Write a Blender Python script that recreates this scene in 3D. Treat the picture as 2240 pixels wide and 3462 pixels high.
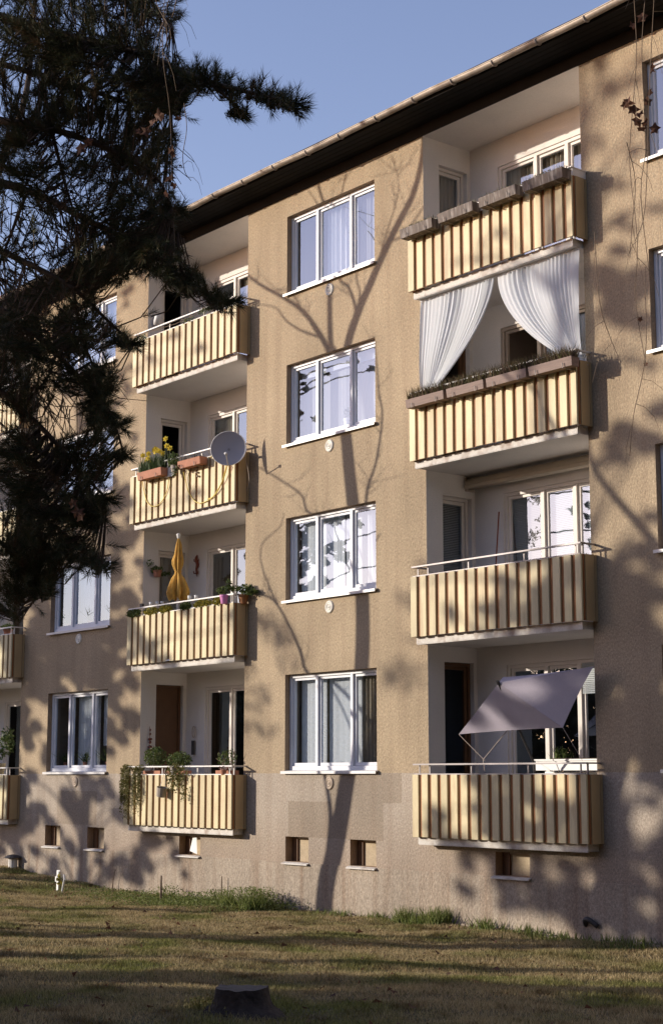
import bpy, math, random
import numpy as np
from math import pi, sin, cos, radians
from mathutils import Vector, Matrix, Euler, Quaternion

for o in list(bpy.data.objects): bpy.data.objects.remove(o)
S = bpy.context.scene
COL = S.collection
RND = random.Random(7)
NR = np.random.default_rng(11)

# ------------------------------------------------------------------ camera
FPX, YAW, PIT, ROLL, CD = 5438.1, 0.889194, 0.162837, -0.000216, 17.1718
fw = Vector((-sin(YAW)*cos(PIT), cos(YAW)*cos(PIT), sin(PIT)))
rt = Vector((cos(YAW), sin(YAW), 0)); up = rt.cross(fw)
CAM = Vector((0, -CD, 0))
cd = bpy.data.cameras.new('camera'); cam = bpy.data.objects.new('camera', cd); COL.objects.link(cam)
cd.sensor_fit = 'VERTICAL'; cd.sensor_height = 36; cd.sensor_width = 24
cd.lens = 36*FPX/3462; cd.clip_start = .1; cd.clip_end = 2000
cam.matrix_world = Matrix(((rt.x, up.x, -fw.x, CAM.x), (rt.y, up.y, -fw.y, CAM.y), (rt.z, up.z, -fw.z, CAM.z), (0, 0, 0, 1)))
S.camera = cam
# ------------------------------------------------------------------ light
SUN = Vector((-.92, -1.0, .33))                 # towards the sun
SUN_EL = math.asin(SUN.normalized().z); SUN_ROT = math.atan2(SUN.x, SUN.y)
w = bpy.data.worlds.new("World"); S.world = w; w.use_nodes = True
nt = w.node_tree; nt.nodes.clear()
sky = nt.nodes.new('ShaderNodeTexSky'); sky.sky_type = 'NISHITA'; sky.sun_disc = False
sky.sun_elevation = SUN_EL; sky.sun_rotation = SUN_ROT; sky.air_density = 1.15; sky.dust_density = 0.35; sky.ozone_density = 3.2
bg = nt.nodes.new('ShaderNodeBackground'); bg.inputs[1].default_value = 0.15
wo = nt.nodes.new('ShaderNodeOutputWorld')
tint = nt.nodes.new('ShaderNodeVectorMath'); tint.operation = 'MULTIPLY'; tint.inputs[1].default_value = (1.60, 1.13, 1.12)   # warm film balance, the same over the whole sky
nt.links.new(sky.outputs[0], tint.inputs[0]); nt.links.new(tint.outputs[0], bg.inputs[0]); nt.links.new(bg.outputs[0], wo.inputs[0])
sl = bpy.data.lights.new('sun', 'SUN'); sl.energy = 3.8; sl.angle = radians(.5); sl.color = (1, .91, .78)
so = bpy.data.objects.new('sun', sl); COL.objects.link(so)
so.rotation_euler = SUN.to_track_quat('Z', 'Y').to_euler(); so.location = (-30, -30, 30)
S.view_settings.view_transform = 'Standard'; S.view_settings.look = 'None'
S.view_settings.exposure = 0.45; S.view_settings.gamma = 1; S.view_settings.use_curve_mapping = False

# ------------------------------------------------------------------ helpers: pixels (1540 px wide view) -> points
def ray(x, y):
    x *= 1.454545; y *= 1.454545
    return fw + rt*((x-1120)/FPX) - up*((y-1731)/FPX)
def at(x, y, d): return CAM + ray(x, y)*d                       # at distance d in front of the camera
def onY(x, y, yy=0.0):
    v = ray(x, y); return CAM + v*((yy+CD)/v.y)
def toward(x, y, t): return onY(x, y, 0) + SUN*t                 # the point whose shadow falls there on the facade

# ------------------------------------------------------------------ helpers: meshes
WL = {}
def wloc(o): return WL.get(o.name, Vector((0, 0, 0)))
def put(name, me, origin=(0, 0, 0), parent=None, rot=None):
    o = bpy.data.objects.new(name, me); COL.objects.link(o)
    origin = Vector(origin); WL[o.name] = origin.copy()
    if parent is not None: o.parent = parent; o.location = origin - wloc(parent)
    else: o.location = origin
    if rot: o.rotation_euler = rot
    return o
def tag(o, label=None, cat=None, group=None, kind=None):
    if label: o['label'] = label
    if cat: o['category'] = cat
    if group: o['group'] = group
    if kind: o['kind'] = kind
    return o
def empty(name, loc, label, cat, group=None):
    o = put(name, None, loc); o.empty_display_size = .2
    return tag(o, label, cat, group)

class MB:
    def __init__(s): s.v = []; s.f = []; s.m = []; s.mi = 0
    def quad(s, a, b, c, d):
        n = len(s.v); s.v += [tuple(a), tuple(b), tuple(c), tuple(d)]; s.f.append((n, n+1, n+2, n+3)); s.m.append(s.mi)
    def tri(s, a, b, c):
        n = len(s.v); s.v += [tuple(a), tuple(b), tuple(c)]; s.f.append((n, n+1, n+2)); s.m.append(s.mi)
    def box(s, x0, x1, y0, y1, z0, z1, M=None, bev=0):
        if M is None: M = lambda a, b, c: (a, b, c)
        P = [M(x, y, z) for z in (z0, z1) for y in (y0, y1) for x in (x0, x1)]
        n = len(s.v); s.v += [tuple(p) for p in P]
        for q in ((0, 2, 3, 1), (4, 5, 7, 6), (0, 1, 5, 4), (2, 6, 7, 3), (0, 4, 6, 2), (1, 3, 7, 5)):
            s.f.append(tuple(n+i for i in q)); s.m.append(s.mi)
    def tube(s, pts, rad, k=6, cap=True):
        pts = [Vector(p) for p in pts]
        if not hasattr(rad, '__len__'): rad = [rad]*len(pts)
        n0 = len(s.v); u = None
        for i, p in enumerate(pts):
            d = (pts[min(i+1, len(pts)-1)] - pts[max(i-1, 0)])
            if d.length < 1e-9: d = Vector((0, 0, 1))
            d.normalize()
            if u is None: u = d.orthogonal().normalized()
            else:
                u = (u - d*u.dot(d))
                u = d.orthogonal().normalized() if u.length < 1e-6 else u.normalized()
            v = d.cross(u)
            for j in range(k):
                a = 2*pi*j/k; s.v.append(tuple(p + (u*cos(a) + v*sin(a))*rad[i]))
        for i in range(len(pts)-1):
            for j in range(k):
                a = n0+i*k+j; b = n0+i*k+(j+1) % k
                s.f.append((a, b, b+k, a+k)); s.m.append(s.mi)
        if cap:
            s.f.append(tuple(n0+j for j in range(k))[::-1]); s.m.append(s.mi)
            e = n0+(len(pts)-1)*k; s.f.append(tuple(e+j for j in range(k))); s.m.append(s.mi)
    def lathe(s, prof, c=(0, 0, 0), k=16, axis=None):
        # prof: list of (radius, height) ; axis: quaternion
        n0 = len(s.v); c = Vector(c)
        for r, h in prof:
            for j in range(k):
                a = 2*pi*j/k; p = Vector((r*cos(a), r*sin(a), h))
                if axis: p = axis @ p
                s.v.append(tuple(c+p))
        for i in range(len(prof)-1):
            for j in range(k):
                a = n0+i*k+j; b = n0+i*k+(j+1) % k
                s.f.append((a, b, b+k, a+k)); s.m.append(s.mi)
    def mesh(s, name, mats, origin=(0, 0, 0), smooth=False):
        me = bpy.data.meshes.new(name)
        O = Vector(origin)
        me.from_pydata([(a-O.x, b-O.y, c-O.z) for a, b, c in s.v], [], s.f)
        if not isinstance(mats, (list, tuple)): mats = [mats]
        for m in mats: me.materials.append(m)
        if len(mats) > 1: me.polygons.foreach_set('material_index', s.m)
        if smooth: me.polygons.foreach_set('use_smooth', [True]*len(s.f))
        me.update(); return me
    def build(s, name, mats, parent=None, origin=None, smooth=False):
        if origin is None: origin = wloc(parent) if parent is not None else (0, 0, 0)
        return put(name, s.mesh(name, mats, origin, smooth), origin, parent)

def smooth_path(P, n=4):
    P = [Vector(p) for p in P]; out = []
    Q = [P[0]*2-P[1]] + P + [P[-1]*2-P[-2]]
    for i in range(1, len(Q)-2):
        for k in range(n):
            t = k/n; a, b, c, d = Q[i-1], Q[i], Q[i+1], Q[i+2]
            out.append(.5*((2*b) + (c-a)*t + (2*a-5*b+4*c-d)*t*t + (3*b-a-3*c+d)*t**3))
    out.append(P[-1]); return out

def tri_mesh(name, V, mat):           # V: (n,3,3) array of triangles
    n = len(V); me = bpy.data.meshes.new(name)
    me.vertices.add(n*3); me.vertices.foreach_set('co', V.reshape(-1).astype(np.float32))
    me.loops.add(n*3); me.loops.foreach_set('vertex_index', np.arange(n*3, dtype=np.int32))
    me.polygons.add(n); me.polygons.foreach_set('loop_start', np.arange(0, n*3, 3, dtype=np.int32))
    try: me.polygons.foreach_set('loop_total', np.full(n, 3, dtype=np.int32))
    except Exception: pass
    me.materials.append(mat); me.update(calc_edges=True); me.validate(); return me

# ------------------------------------------------------------------ materials
def ND(nt, t, **k):
    n = nt.nodes.new(t)
    for a, b in k.items(): setattr(n, a, b)
    return n
MATS = {}
def mat(name, col, rough=.8, var=.12, vscale=3.0, grain=0.0, gscale=60, bump=0.0, bscale=40, stretch=(1, 1, 1), metal=0, spec=.3, dirt=None, dscale=1.2, trans=0):
    m = bpy.data.materials.new(name); m.use_nodes = True; nt = m.node_tree
    b = nt.nodes['Principled BSDF']; L = nt.links.new
    b.inputs['Roughness'].default_value = rough; b.inputs['Metallic'].default_value = metal
    b.inputs['Specular IOR Level'].default_value = spec
    geo = ND(nt, 'ShaderNodeNewGeometry'); mp = ND(nt, 'ShaderNodeMapping'); mp.inputs['Scale'].default_value = stretch
    L(geo.outputs['Position'], mp.inputs[0])
    def noise(sc, det=4, src=None):
        n = ND(nt, 'ShaderNodeTexNoise'); n.inputs['Scale'].default_value = sc; n.inputs['Detail'].default_value = det
        L((src or mp.outputs[0]), n.inputs['Vector']); return n
    n1 = noise(vscale)
    mr = ND(nt, 'ShaderNodeMapRange'); mr.inputs[1].default_value = .3; mr.inputs[2].default_value = .7
    mr.inputs[3].default_value = 1-var; mr.inputs[4].default_value = 1+var; L(n1.outputs[0], mr.inputs[0])
    fac = mr.outputs[0]
    if grain:
        n2 = noise(gscale, 3); m2 = ND(nt, 'ShaderNodeMapRange'); m2.inputs[1].default_value = .3; m2.inputs[2].default_value = .7
        m2.inputs[3].default_value = 1-grain; m2.inputs[4].default_value = 1+grain; L(n2.outputs[0], m2.inputs[0])
        mu = ND(nt, 'ShaderNodeMath', operation='MULTIPLY'); L(fac, mu.inputs[0]); L(m2.outputs[0], mu.inputs[1]); fac = mu.outputs[0]
    vm = ND(nt, 'ShaderNodeVectorMath', operation='SCALE'); vm.inputs[0].default_value = col; L(fac, vm.inputs['Scale'])
    out = vm.outputs[0]
    if dirt:
        n3 = noise(dscale, 6); m3 = ND(nt, 'ShaderNodeMapRange'); m3.inputs[1].default_value = .52; m3.inputs[2].default_value = .72
        L(n3.outputs[0], m3.inputs[0])
        mx = ND(nt, 'ShaderNodeMix', data_type='RGBA'); L(m3.outputs[0], mx.inputs[0]); L(out, mx.inputs[6]); mx.inputs[7].default_value = (*dirt, 1)
        out = mx.outputs[2]
    L(out, b.inputs['Base Color'])
    if bump:
        n4 = noise(bscale, 3); bp = ND(nt, 'ShaderNodeBump'); bp.inputs['Strength'].default_value = bump; bp.inputs['Distance'].default_value = .02
        L(n4.outputs[0], bp.inputs['Height']); L(bp.outputs[0], b.inputs['Normal'])
    if trans:
        tr = ND(nt, 'ShaderNodeBsdfTranslucent'); L(out, tr.inputs[0]); ms = ND(nt, 'ShaderNodeMixShader'); ms.inputs[0].default_value = trans
        o = nt.nodes['Material Output']; L(b.outputs[0], ms.inputs[1]); L(tr.outputs[0], ms.inputs[2]); L(ms.outputs[0], o.inputs[0])
    MATS[name] = m; return m

def stucco_mat(name, base, lower=None, streak=.30):
    m = bpy.data.materials.new(name); m.use_nodes = True; nt = m.node_tree; L = nt.links.new
    b = nt.nodes['Principled BSDF']; b.inputs['Roughness'].default_value = .95; b.inputs['Specular IOR Level'].default_value = .15
    geo = ND(nt, 'ShaderNodeNewGeometry'); mp = ND(nt, 'ShaderNodeMapping'); mp.inputs['Scale'].default_value = (1, 1, .62)
    L(geo.outputs['Position'], mp.inputs[0])
    def noise(sc, det, lo, hi, a, c, src=mp):
        n = ND(nt, 'ShaderNodeTexNoise'); n.inputs['Scale'].default_value = sc; n.inputs['Detail'].default_value = det; L(src.outputs[0], n.inputs['Vector'])
        r = ND(nt, 'ShaderNodeMapRange'); r.inputs[1].default_value = lo; r.inputs[2].default_value = hi; r.inputs[3].default_value = a; r.inputs[4].default_value = c
        L(n.outputs[0], r.inputs[0]); return n, r.outputs[0]
    _, f1 = noise(.9, 6, .3, .7, .82, 1.13)
    _, f2 = noise(40, 4, .3, .7, .76, 1.18)
    n3, f3 = noise(85, 2, .3, .7, .80, 1.16)
    mu = ND(nt, 'ShaderNodeMath', operation='MULTIPLY'); L(f1, mu.inputs[0]); L(f2, mu.inputs[1])
    mu2 = ND(nt, 'ShaderNodeMath', operation='MULTIPLY'); L(mu.outputs[0], mu2.inputs[0]); L(f3, mu2.inputs[1])
    # vertical streaks of dirt
    mps = ND(nt, 'ShaderNodeMapping'); mps.inputs['Scale'].default_value = (5, 5, .25); L(geo.outputs['Position'], mps.inputs[0])
    _, fs = noise(1.0, 5, .45, .75, 0, streak, mps)
    colr = ND(nt, 'ShaderNodeRGB'); colr.outputs[0].default_value = (*base, 1); col = colr.outputs[0]
    def mixc(fac, a, c):
        mx = ND(nt, 'ShaderNodeMix', data_type='RGBA'); L(fac, mx.inputs[0]); L(a, mx.inputs[6])
        if isinstance(c, tuple): mx.inputs[7].default_value = (*c, 1)
        else: L(c, mx.inputs[7])
        return mx.outputs[2]
    if lower:
        sp = ND(nt, 'ShaderNodeSeparateXYZ'); L(geo.outputs['Position'], sp.inputs[0])
        nn, nf = noise(2.5, 4, 0, 1, -.02, .02)
        def M(op, a, c):
            k = ND(nt, 'ShaderNodeMath', operation=op)
            for i, q in enumerate((a, c)):
                if isinstance(q, (int, float)): k.inputs[i].default_value = q
                else: L(q, k.inputs[i])
            return k.outputs[0]
        zz = M('ADD', sp.outputs[2], nf); xx = M('ADD', sp.outputs[0], nf)
        low = M('LESS_THAN', zz, .052)
        col = mixc(low, col, lower[0])
        for (x0, x1, z0, z1) in lower[2]:      # repainted rectangles under the windows
            k = M('MULTIPLY', M('MULTIPLY', M('GREATER_THAN', xx, x0), M('LESS_THAN', xx, x1)), M('MULTIPLY', M('GREATER_THAN', zz, z0), M('LESS_THAN', zz, z1)))
            col = mixc(k, col, lower[1])
        # darker brown towards the foot, varied by noise
        r = ND(nt, 'ShaderNodeMapRange'); r.inputs[1].default_value = -1.45; r.inputs[2].default_value = -.6; r.inputs[3].default_value = .45; r.inputs[4].default_value = 0; L(sp.outputs[2], r.inputs[0])
        k = M('MULTIPLY', r.outputs[0], f1); col = mixc(k, col, (.30, .215, .155))
    col = mixc(fs, col, (.24, .165, .115))
    vm = ND(nt, 'ShaderNodeVectorMath', operation='SCALE'); L(col, vm.inputs[0]); L(mu2.outputs[0], vm.inputs['Scale']); L(vm.outputs[0], b.inputs['Base Color'])
    bp = ND(nt, 'ShaderNodeBump'); bp.inputs['Strength'].default_value = 1.0; bp.inputs['Distance'].default_value = .016
    nb, _ = noise(38, 3, 0, 1, 0, 1); L(nb.outputs[0], bp.inputs['Height']); L(bp.outputs[0], b.inputs['Normal'])
    return m

def glass_mat(name, refl=.25, tint=(.93, .96, .99), wob=.004):
    m = bpy.data.materials.new(name); m.use_nodes = True; nt = m.node_tree; nt.nodes.clear(); L = nt.links.new
    o = ND(nt, 'ShaderNodeOutputMaterial'); t = ND(nt, 'ShaderNodeBsdfTransparent'); t.inputs[0].default_value = (*tint, 1)
    g = ND(nt, 'ShaderNodeBsdfGlossy'); g.inputs['Roughness'].default_value = .01; g.inputs[0].default_value = (.62, .80, 1, 1)
    lw = ND(nt, 'ShaderNodeLayerWeight'); lw.inputs[0].default_value = .5
    pw = ND(nt, 'ShaderNodeMath', operation='POWER'); pw.inputs[1].default_value = 4.0; L(lw.outputs['Facing'], pw.inputs[0])
    mr = ND(nt, 'ShaderNodeMapRange'); mr.inputs[1].default_value = 0; mr.inputs[2].default_value = 1; mr.inputs[3].default_value = refl; mr.inputs[4].default_value = 1; L(pw.outputs[0], mr.inputs[0])
    geo = ND(nt, 'ShaderNodeNewGeometry'); n = ND(nt, 'ShaderNodeTexNoise'); n.inputs['Scale'].default_value = 1.3; L(geo.outputs[0], n.inputs['Vector'])
    bp = ND(nt, 'ShaderNodeBump'); bp.inputs['Strength'].default_value = wob; bp.inputs['Distance'].default_value = .3; L(n.outputs[0], bp.inputs['Height']); L(bp.outputs[0], g.inputs['Normal'])
    ms = ND(nt, 'ShaderNodeMixShader'); L(mr.outputs[0], ms.inputs[0]); L(t.outputs[0], ms.inputs[1]); L(g.outputs[0], ms.inputs[2]); L(ms.outputs[0], o.inputs[0])
    return m

def sheer_mat(name, col=(.85, .85, .86), holes=.35, tl=.45, fold=0):
    m = bpy.data.materials.new(name); m.use_nodes = True; nt = m.node_tree; nt.nodes.clear(); L = nt.links.new
    o = ND(nt, 'ShaderNodeOutputMaterial'); d = ND(nt, 'ShaderNodeBsdfDiffuse'); d.inputs[0].default_value = (*col, 1)
    t = ND(nt, 'ShaderNodeBsdfTranslucent'); t.inputs[0].default_value = (*col, 1); tp = ND(nt, 'ShaderNodeBsdfTransparent')
    a = ND(nt, 'ShaderNodeMixShader'); a.inputs[0].default_value = tl; L(d.outputs[0], a.inputs[1]); L(t.outputs[0], a.inputs[2])
    b = ND(nt, 'ShaderNodeMixShader'); b.inputs[0].default_value = holes; L(a.outputs[0], b.inputs[1]); L(tp.outputs[0], b.inputs[2]); L(b.outputs[0], o.inputs[0])
    return m

def leaf_mat(name, stops, rough=.6, trans=.25):
    m = bpy.data.materials.new(name); m.use_nodes = True; nt = m.node_tree; L = nt.links.new
    b = nt.nodes['Principled BSDF']; b.inputs['Roughness'].default_value = rough; b.inputs['Specular IOR Level'].default_value = .25
    geo = ND(nt, 'ShaderNodeNewGeometry'); r = ND(nt, 'ShaderNodeValToRGB'); L(geo.outputs['Random Per Island'], r.inputs[0])
    e = r.color_ramp.elements
    while len(e) < len(stops): e.new(.5)
    for i, c in enumerate(stops): e[i].position = i/(len(stops)-1); e[i].color = (*c, 1)
    L(r.outputs[0], b.inputs['Base Color'])
    if trans:
        tr = ND(nt, 'ShaderNodeBsdfTranslucent'); L(r.outputs[0], tr.inputs[0]); ms = ND(nt, 'ShaderNodeMixShader'); ms.inputs[0].default_value = trans
        o = nt.nodes['Material Output']; L(b.outputs[0], ms.inputs[1]); L(tr.outputs[0], ms.inputs[2]); L(ms.outputs[0], o.inputs[0])
    return m

M_STUC = stucco_mat('tan_roughcast', (.41, .318, .214), ((.41, .345, .28), (.33, .27, .21), [(-22.35, -19.85, -1.02, -.42), (-30.3, -28.7, -.98, -.30), (-21.2, -19.4, -.42, .05)]))
M_PLINTH = stucco_mat('plinth_render', (.38, .315, .25), None, .75)
M_WHITE = mat('loggia_plaster', (.74, .69, .64), .9, .05, 1.5, .05, 50, .25, 60)
M_CONC = mat('painted_concrete', (.66, .62, .57), .85, .10, 4, .10, 40, .3, 40, dirt=(.38, .30, .25), dscale=5)
M_BOARD = mat('cream_board', (.63, .525, .31), .55, .10, 2.0, .05, 30, .05, 30, stretch=(3, 3, .5), dirt=(.50, .38, .22), dscale=2.4)
def per_object(m, a=.08):       # every board has weathered a little differently
    nt = m.node_tree; b = nt.nodes['Principled BSDF']; src = b.inputs['Base Color'].links[0].from_socket
    oi = ND(nt, 'ShaderNodeObjectInfo'); r = ND(nt, 'ShaderNodeMapRange'); r.inputs[3].default_value = 1-a; r.inputs[4].default_value = 1+a
    nt.links.new(oi.outputs['Random'], r.inputs[0]); v = ND(nt, 'ShaderNodeVectorMath', operation='SCALE')
    nt.links.new(src, v.inputs[0]); nt.links.new(r.outputs[0], v.inputs['Scale']); nt.links.new(v.outputs[0], b.inputs['Base Color'])
per_object(M_BOARD, .14)
M_BROWN = mat('brown_backing', (.30, .125, .045), .6, .15, 3)
M_TRIM = mat('ochre_side_board', (.50, .36, .19), .6, .08, 2)
M_RAIL = mat('rail_metal', (.27, .24, .235), .45, .05, 5, metal=.2)
M_RAILW = mat('white_rail', (.78, .74, .70), .45, .05, 5)
M_FRAME = mat('white_window_paint', (.70, .70, .73), .45, .04, 3)
M_SILL = mat('sill_sheet', (.62, .60, .58), .4, .06, 3, metal=.1)
M_DARKF = mat('brown_door_frame', (.13, .065, .032), .5, .1, 6)
M_TAUPE = mat('taupe_frame', (.42, .34, .27), .6, .06, 6)
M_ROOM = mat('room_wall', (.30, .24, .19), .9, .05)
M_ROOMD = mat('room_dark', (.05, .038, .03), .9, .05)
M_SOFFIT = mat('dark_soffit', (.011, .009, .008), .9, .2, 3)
M_TILE = mat('roof_tile', (.05, .034, .028), .85, .25, 5, bump=.3)
M_GUT = mat('gutter_zinc', (.40, .34, .28), .5, .18, 2.5, .10, 20, metal=.25, dirt=(.13, .09, .065), dscale=2.2)
M_GLASS = glass_mat('window_glass', .27)
M_GLASS2 = glass_mat('loggia_glass', .12)
M_GLASS3 = glass_mat('door_glass', .035)
M_SHEER = sheer_mat('sheer_curtain', (.90, .91, .94), .18, .3)
M_SHEER2 = sheer_mat('thin_sheer_curtain', (.80, .80, .80), .50, .35)
M_FRAME_SHADE = mat('shade_toned_frame_white', (.68, .62, .56), .5, .05, 3)  # frame white with the beige-pink look of loggia shade put into its colour
M_BLINDL = sheer_mat('loggia_blind', (.52, .55, .56), 0, .2)
M_BLIND = sheer_mat('white_blind', (.94, .95, .96), .0, .25)
M_DRAPE = sheer_mat('beige_drape', (.56, .47, .35), .18, .3)
M_VENT = mat('vent_white', (.74, .70, .62), .6, .04)
M_VENTT = mat('vent_painted', (.46, .37, .29), .8, .05)
M_GREYBOX = mat('grey_planter', (.13, .10, .082), .7, .3, 6, .1, 30, stretch=(6, 6, .6), dirt=(.34, .30, .27), dscale=3)
M_BRBOX = mat('brown_planter', (.25, .18, .15), .75, .14, 8, .1, 40, stretch=(.5, 3, 6))
M_TERRA = mat('terracotta', (.42, .19, .12), .8, .12, 8)
M_SOIL = mat('soil', (.05, .034, .023), .95, .3, 20)
M_BARK = mat('bark', (.075, .055, .042), .9, .3, 8, bump=.6, bscale=20)
M_BARKD = mat('pine_bark', (.11, .075, .05), .9, .3, 12, bump=.5, bscale=30)
M_METAL = mat('dark_metal', (.06, .055, .055), .5, .1)
M_DISH = mat('dish_grey', (.36, .34, .36), .5, .03, 4)
M_DISHR = mat('dish_rim', (.72, .68, .64), .5, .03)
M_YCAB = mat('yellow_cable', (.72, .55, .12), .6, .05)
M_YEL = mat('yellow_canvas', (.70, .42, .10), .85, .22, 9, trans=.2)
M_GREYC = mat('grey_canvas', (.50, .45, .52), .85, .05, 3, .05, 60, trans=.25)
M_PINK = mat('pink_pot', (.62, .22, .46), .6, .05)
M_WPL = mat('white_plastic', (.80, .79, .76), .5, .03)
M_REDB = mat('red_brown_iron', (.20, .06, .035), .7, .1)
M_TAR = mat('weathered_tin', (.34, .29, .25), .6, .15, 10)
M_BPANEL = mat('basement_board', (.44, .35, .24), .9, .12, 5, .1, 40)
M_WOOD = mat('stake_wood', (.17, .12, .085), .85, .2, 12)
M_STUMPB = mat('stump_bark', (.045, .034, .028), .95, .35, 14, .2, 30, .9, 26)
M_STUMPT = mat('stump_top', (.12, .10, .085), .95, .2, 20)
M_REVEAL = mat('reveal_paint', (.34, .235, .15), .9, .12, 5, .12, 40, .4, 60)
M_AWN = mat('awning_fabric', (.50, .43, .34), .8, .05)
L_PINE = leaf_mat('pine_needles', [(.03, .04, .018), (.055, .065, .028), (.08, .08, .035), (.12, .08, .04)], .6, .1)
L_PINEB = leaf_mat('dry_needles', [(.09, .055, .028), (.14, .09, .045), (.06, .035, .02)], .8, .2)
L_BROWN = leaf_mat('dead_leaves', [(.11, .05, .03), (.16, .075, .045), (.08, .04, .03)], .7, .3)
L_GREEN = leaf_mat('green_leaves', [(.05, .08, .02), (.09, .125, .035), (.16, .18, .055)], .5, .3)
L_OLIVE = leaf_mat('olive_trailing_leaves', [(.11, .105, .03), (.16, .15, .045), (.20, .17, .07)], .6, .3)
L_YELG = leaf_mat('yellow_green_leaves', [(.10, .12, .02), (.45, .36, .05), (.06, .08, .02), (.60, .45, .06)], .5, .3)
L_HEATH = leaf_mat('dry_heather', [(.13, .08, .055), (.20, .14, .09), (.12, .12, .04), (.09, .05, .04)], .8, .2)
L_MOSS = leaf_mat('moss', [(.25, .22, .13), (.38, .34, .24), (.12, .13, .06)], .8, .1)
L_DAFF = leaf_mat('daffodil_yellow', [(.70, .52, .04), (.80, .62, .08)], .5, .3)
L_DSTEM = leaf_mat('daffodil_leaf', [(.05, .08, .03), (.08, .11, .04)], .5, .3)
L_CROWN = leaf_mat('evergreen_foliage', [(.02, .03, .012), (.04, .05, .02), (.05, .055, .022)], .7, .1)
L_GRASS = leaf_mat('grass_blades', [(.12, .12, .045), (.32, .245, .12), (.58, .45, .25), (.44, .34, .18), (.64, .50, .29), (.20, .18, .075)], .7, .35)
L_GRASSG = leaf_mat('green_weeds', [(.08, .12, .025), (.16, .20, .05), (.26, .28, .10), (.12, .14, .04)], .6, .4)

def patchy(m):
    nt = m.node_tree; b = nt.nodes['Principled BSDF']; L = nt.links.new; src = b.inputs['Base Color'].links[0].from_socket
    geo = ND(nt, 'ShaderNodeNewGeometry')
    def nz(sc, lo, hi):
        n = ND(nt, 'ShaderNodeTexNoise'); n.inputs['Scale'].default_value = sc; n.inputs['Detail'].default_value = 5; L(geo.outputs[0], n.inputs[0])
        r = ND(nt, 'ShaderNodeMapRange'); r.inputs[1].default_value = lo; r.inputs[2].default_value = hi; L(n.outputs[0], r.inputs[0]); return r.outputs[0]
    g1 = ND(nt, 'ShaderNodeMix', data_type='RGBA'); L(nz(.8, .45, .62), g1.inputs[0]); L(src, g1.inputs[6])
    gm = ND(nt, 'ShaderNodeMix', data_type='RGBA', blend_type='MULTIPLY'); gm.inputs[0].default_value = 1; L(src, gm.inputs[6]); gm.inputs[7].default_value = (.50, .64, .36, 1); L(gm.outputs[2], g1.inputs[7])
    g2 = ND(nt, 'ShaderNodeMix', data_type='RGBA', blend_type='MULTIPLY'); L(nz(2.3, .52, .68), g2.inputs[0]); L(g1.outputs[2], g2.inputs[6]); g2.inputs[7].default_value = (.45, .38, .33, 1)
    L(g2.outputs[2], b.inputs['Base Color'])
    for n in nt.nodes:
        if n.type == 'BSDF_TRANSLUCENT': L(g2.outputs[2], n.inputs[0])
patchy(L_GRASS)

# ------------------------------------------------------------------ layout of the facade
PITCH = 8.361; WX0 = -22.45; WW = 2.45
WIN_Z = {4: (8.632, 10.125), 3: (5.832, 7.325), 2: (3.032, 4.525), 1: (.072, 1.752)}
SLAB = {4: 7.655, 3: 4.855, 2: 2.047, 1: -1.025}               # underside of each balcony slab
CEIL = {4: 10.51, 3: 7.655, 2: 4.855, 1: 2.047}
BAYS = (-2, -1, 0, 1)                                           # window columns; balcony column b stands right of window column b
REC = lambda b: (WX0+3.69+b*PITCH, WX0+7.15+b*PITCH)
XL, XR = WX0-2*PITCH-1.2, WX0+PITCH+WW+4.8
ZTOP = 10.72; PL_Z = -1.45
BASE = (-22.0, 0.0, -2.2)
bld = empty('apartment_building', BASE, 'tan roughcast apartment block with cream striped balconies and white windows', 'building')
DEP = 1.08

openings = []
for b in BAYS:
    for f, (z0, z1) in WIN_Z.items(): openings.append((WX0+b*PITCH, WX0+WW+b*PITCH, z0, z1))
for b in (-2, -1, 0):
    x0, x1 = REC(b)
    for f in CEIL: openings.append((x0, x1, SLAB[f]+.11, CEIL[f]))
BASEM = []
for b in BAYS:
    o = b*PITCH
    BASEM += [(-22.42+o, -21.78+o, -1.44, -1.02), (-20.68+o, -20.03+o, -1.44, -1.02)]
    if b < 1: BASEM.append((-17.33+o, -16.63+o, -1.44, -1.10))
openings += BASEM
XS = sorted({XL, XR, *[o[0] for o in openings], *[o[1] for o in openings]})
ZS = sorted({PL_Z, ZTOP, *[o[2] for o in openings], *[o[3] for o in openings]})
wallm = MB()
for i in range(len(XS)-1):
    for j in range(len(ZS)-1):
        cx, cz = (XS[i]+XS[i+1])/2, (ZS[j]+ZS[j+1])/2
        if any(o[0] < cx < o[1] and o[2] < cz < o[3] for o in openings): continue
        wallm.quad((XS[i], 0, ZS[j]), (XS[i+1], 0, ZS[j]), (XS[i+1], 0, ZS[j+1]), (XS[i], 0, ZS[j+1]))
wallm.quad((XL, 0, -2.6), (XL, 0, ZTOP), (XL, 10, ZTOP), (XL, 10, -2.6))
wallm.quad((XR, 0, -2.6), (XR, 10, -2.6), (XR, 10, ZTOP), (XR, 0, ZTOP))
wallm.quad((XL, 10, -2.6), (XL, 10, ZTOP), (XR, 10, ZTOP), (XR, 10, -2.6))
wallm.build('facade_wall', M_STUC, bld)
pm = MB(); pm.box(XL-.01, XR+.01, -.014, .25, -2.7, PL_Z); pm.build('plinth', M_PLINTH, bld)

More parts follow.
